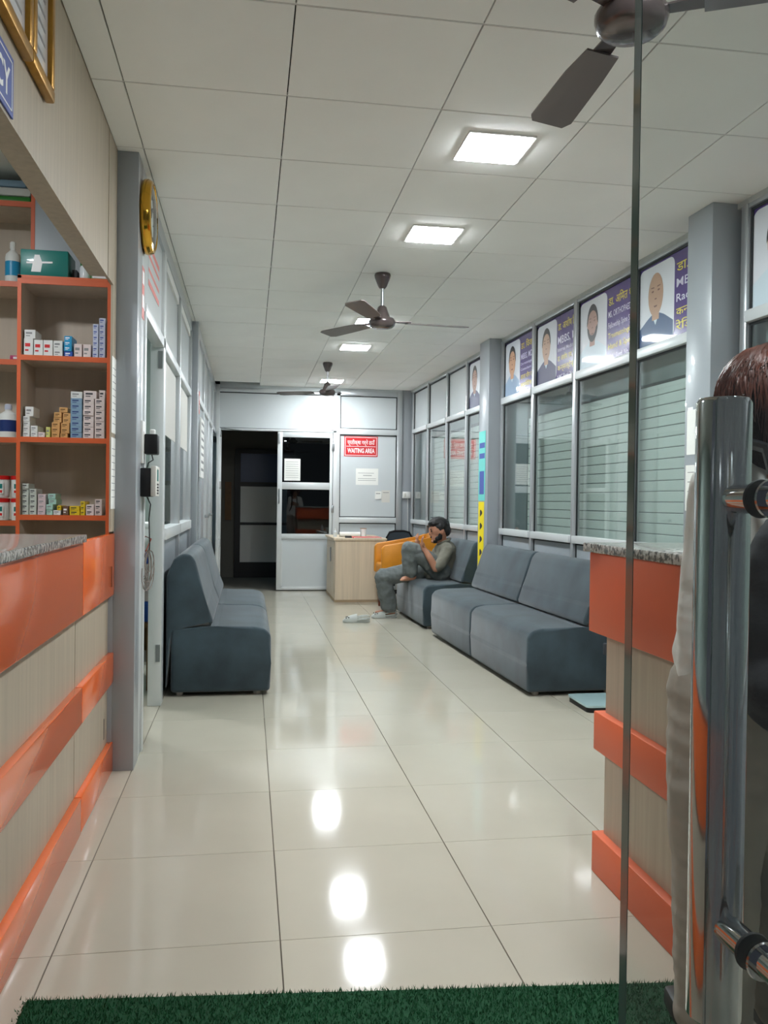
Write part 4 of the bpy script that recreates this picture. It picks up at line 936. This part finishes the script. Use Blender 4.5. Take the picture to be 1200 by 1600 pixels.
bch.append(finger((px-.115,py+.045,.75), (.2,.6,-.7), (1,0,0), .055, .011, (.1,.2,.2)))
for sx in (1,):
    hcx = px+sx*.045
    bch.append([((hcx,py+.215,1.11),.028),((hcx-sx*.01,py+.25,1.125),.026)])
    for k, L in enumerate((.068,.078,.074,.06)): bch.append(finger((hcx-.027+.018*k,py+.262,1.13), (0,.9,.25), (0,0,1), L, .0095, (.2,.4,.4)))
    bch.append(finger((hcx-sx*.03,py+.225,1.12), (-sx*.7,.6,.3), (0,0,1), .055, .011, (.1,.2,.2)))
fuse('body', 'skin', pp, bch, [((hx,hy,hz), (.075,.095,.110)), ((hx,hy+.05,hz-.06), (.055,.055,.060)), ((hx,hy+.104,hz-.01), (.013,.02,.026)), ((hx-.078,hy,hz-.01), (.010,.02,.03)), ((hx+.078,hy,hz-.01), (.010,.02,.03))], .008, 2)
m = MB()
for s in (-1,1): m.ell((hx+s*.03,hy+.092,hz+.012), (.011,.008,.006), None, 10, 6)
m.build('eyes', 'black', pp)
hb = fuse('hair', 'hair_dark', pp, [[((hx-.02,hy-.085,hz-.02),.05),((hx-.01,hy-.075,hz-.10),.045)]], [((hx,hy-.02,hz+.022), (.112,.112,.104)), ((hx-.005,hy-.085,hz+.005), (.095,.055,.090)), ((hx-.07,hy-.02,hz-.01), (.055,.075,.055)), ((hx+.07,hy-.02,hz-.01), (.05,.075,.055)), ((hx,hy-.065,hz-.075), (.088,.058,.085))], .007, 3, None)
m = MB()
for k in range(900):                                    # single strands combed down and back over the head
    th = random.uniform(0,2*math.pi); ph = random.uniform(.05,.9); P = []
    L = random.uniform(.7,1.5)
    for q in range(7):
        a_ = ph+L*q/6; R_ = (.116+.005*random.random())*(1+.02*math.sin(9*th)); dr = max(0,a_-1.5)*.05
        P.append((hx+R_*math.sin(a_)*math.cos(th), hy-.02+R_*1.02*math.sin(a_)*math.sin(th)-.012, hz+.018+R_*.98*math.cos(a_)-dr))
        th += random.uniform(-.05,.05)
    m.tube(P, [.0016,.0022,.0024,.0024,.0022,.0018,.0008], 4)
hs_ = m.build('strands', 'hair_red', hb); hs_['kind'] = 'stuff'
fuse('shirt', 'cloth_white', pp, [[((px,py,.91),.140),((px,py,1.05),.135),((px,py+.01,1.20),.110)], [((px-.075,py,.89),.122),((px-.045,py,1.05),.112)], [((px+.075,py,.89),.122),((px+.05,py,1.05),.112)],
  [((px-.098,py,1.245),.068),((px,py+.005,1.275),.072),((px+.12,py,1.245),.070)],
  [((px-.103,py,1.25),.070),((px-.132,py-.01,1.05),.064),((px-.136,py-.005,.92),.060),((px-.142,py,.83),.054)], [((px+.120,py,1.25),.070),((px+.165,py+.02,1.05),.064),((px+.15,py+.06,.955),.060),((px+.085,py+.155,1.065),.044)]], [], .009, 3, wrinkle(.012,.10))
fuse('trousers', 'cloth_khaki', pp, [[((px-.075,py,.80),.132),((px-.090,py,.60),.120),((px-.098,py+.005,.42),.094),((px-.10,py,.10),.088)], [((px+.075,py,.80),.128),((px+.092,py+.01,.62),.110),((px+.098,py+.02,.42),.094),((px+.10,py+.02,.10),.088)]], [], .009, 3, wrinkle(.016,.12))
for sx in (-1,1):
    MB().prism([(-.04,-.10),(.04,-.10),(.045,.08),(.03,.16),(-.03,.16),(-.045,.08)], lambda a,b,q: Vector((px+sx*.095+a,py+b+.02,q)), .006, .055, .012, 2).build('shoe', 'black', pp)
bk = thing('backpack', 'black backpack worn by the standing person at the right edge', 'backpack', (1.13,1.50,.80))
fuse('bag_body', 'black_soft', bk, [], [((1.10,1.475,1.00), (.180,.090,.225)), ((1.10,1.47,.88), (.186,.092,.125)), ((1.10,1.47,1.11), (.160,.085,.13))], .012, 3, wrinkle(.03,.10))
fuse('front_pocket', 'black', bk, [], [((1.10,1.405,.885), (.125,.050,.100))], .010, 3)
for sx in (-1,1): MB().tube([(1.12+sx*.06,1.53,1.18),(1.12+sx*.06,1.60,1.335),(1.12+sx*.06,1.70,1.360),(1.12+sx*.06,1.83,1.28),(1.12+sx*.07,1.865,1.08),(1.12+sx*.12,1.80,.95),(1.12+sx*.13,1.60,.90)], .014, 8).build('strap', 'black', bk)
m = MB(); m.tube([(1.01+.015*k,1.382+.0012*abs(k-6)**1.5,1.062+(.006 if k % 2 else -.004)) for k in range(13)], .0018, 5); m.build('trim_line', 'green', bk)

# ================================================================== GLASS DOOR WITH PULL HANDLE
gd = setting('door_4', 'frameless glass entrance door at the right foreground', (.25,.52,0))
gx, gy = .2465, .515
m = MB(); m.box((gx+.0005,gy,.012),(1.25,gy+.010,2.42)); m.build('pane', 'glass_door', gd)
bx('ground_edge', (gx,gy,.012), (gx+.0005,gy+.010,2.42), 'glass_edge', gd)
ph = thing('door_handle', 'chrome vertical pull handle bolted through the glass entrance door', 'handle', (.344,.572,.84))
hxp = .344
MB().lathe([(.0,.838),(.0175,.838),(.0195,.840),(.0195,1.291),(.0175,1.2945),(.0,1.2945)], (hxp,.574,0), 'Z', 32).build('bar', 'chrome', ph)
MB().lathe([(.0,.838),(.0175,.838),(.0195,.840),(.0195,1.291),(.0175,1.2945),(.0,1.2945)], (hxp,.466,0), 'Z', 32).build('bar', 'chrome', ph)
for z in (1.221,.911):
    s1 = MB().lathe([(.0105,.528),(.0105,.560)], (hxp,0,z), 'Y', 20).build('standoff', 'chrome', ph); MB().lathe([(.0128,.5252),(.0134,.5265),(.0128,.5280),(.0105,.5280)], (hxp,0,z), 'Y', 24).build('washer', 'rubber', s1)
    s2 = MB().lathe([(.0095,.478),(.0095,.512)], (hxp,0,z), 'Y', 20).build('standoff', 'chrome', ph); MB().lathe([(.0128,.5148),(.0134,.5135),(.0128,.512),(.0095,.512)], (hxp,0,z), 'Y', 24).build('washer', 'chrome', s2)

# ================================================================== ENTRANCE MAT OF ARTIFICIAL GRASS
mt = thing('entrance_mat', 'green artificial grass mat at the entrance', 'mat', (.3,1.6,0))
MB().prism([(-.518,1.15),(1.12,1.15),(1.12,1.975),(-.512,2.118)], lambda a,b,q: Vector((a,b,q)), .0005, .009).build('backing', 'mat_green', mt)
V, F = [], []
for k in range(34000):
    x = random.uniform(-.53,1.125); t_ = random.random()**.7; yt = 2.118-.143*(x+.512)/1.632; y = 1.35+(yt+.004-1.35)*t_
    if x < -.515+.0*y: x += random.uniform(0,.02)
    a = random.uniform(0,6.28); hgt = random.uniform(.006,.013); w = .0016; lx, ly = random.uniform(-.006,.006), random.uniform(-.006,.006)
    i = len(V); V += [(x-w*math.cos(a),y-w*math.sin(a),.008),(x+w*math.cos(a),y+w*math.sin(a),.008),(x+lx,y+ly,.008+hgt)]; F.append((i,i+1,i+2))
me = bpy.data.meshes.new('pile'); me.from_pydata(V,[],F); me.transform(WM[mt.name].inverted()); me.materials.append(M_['grass']); o = link('pile', me, mt); o['kind'] = 'stuff'
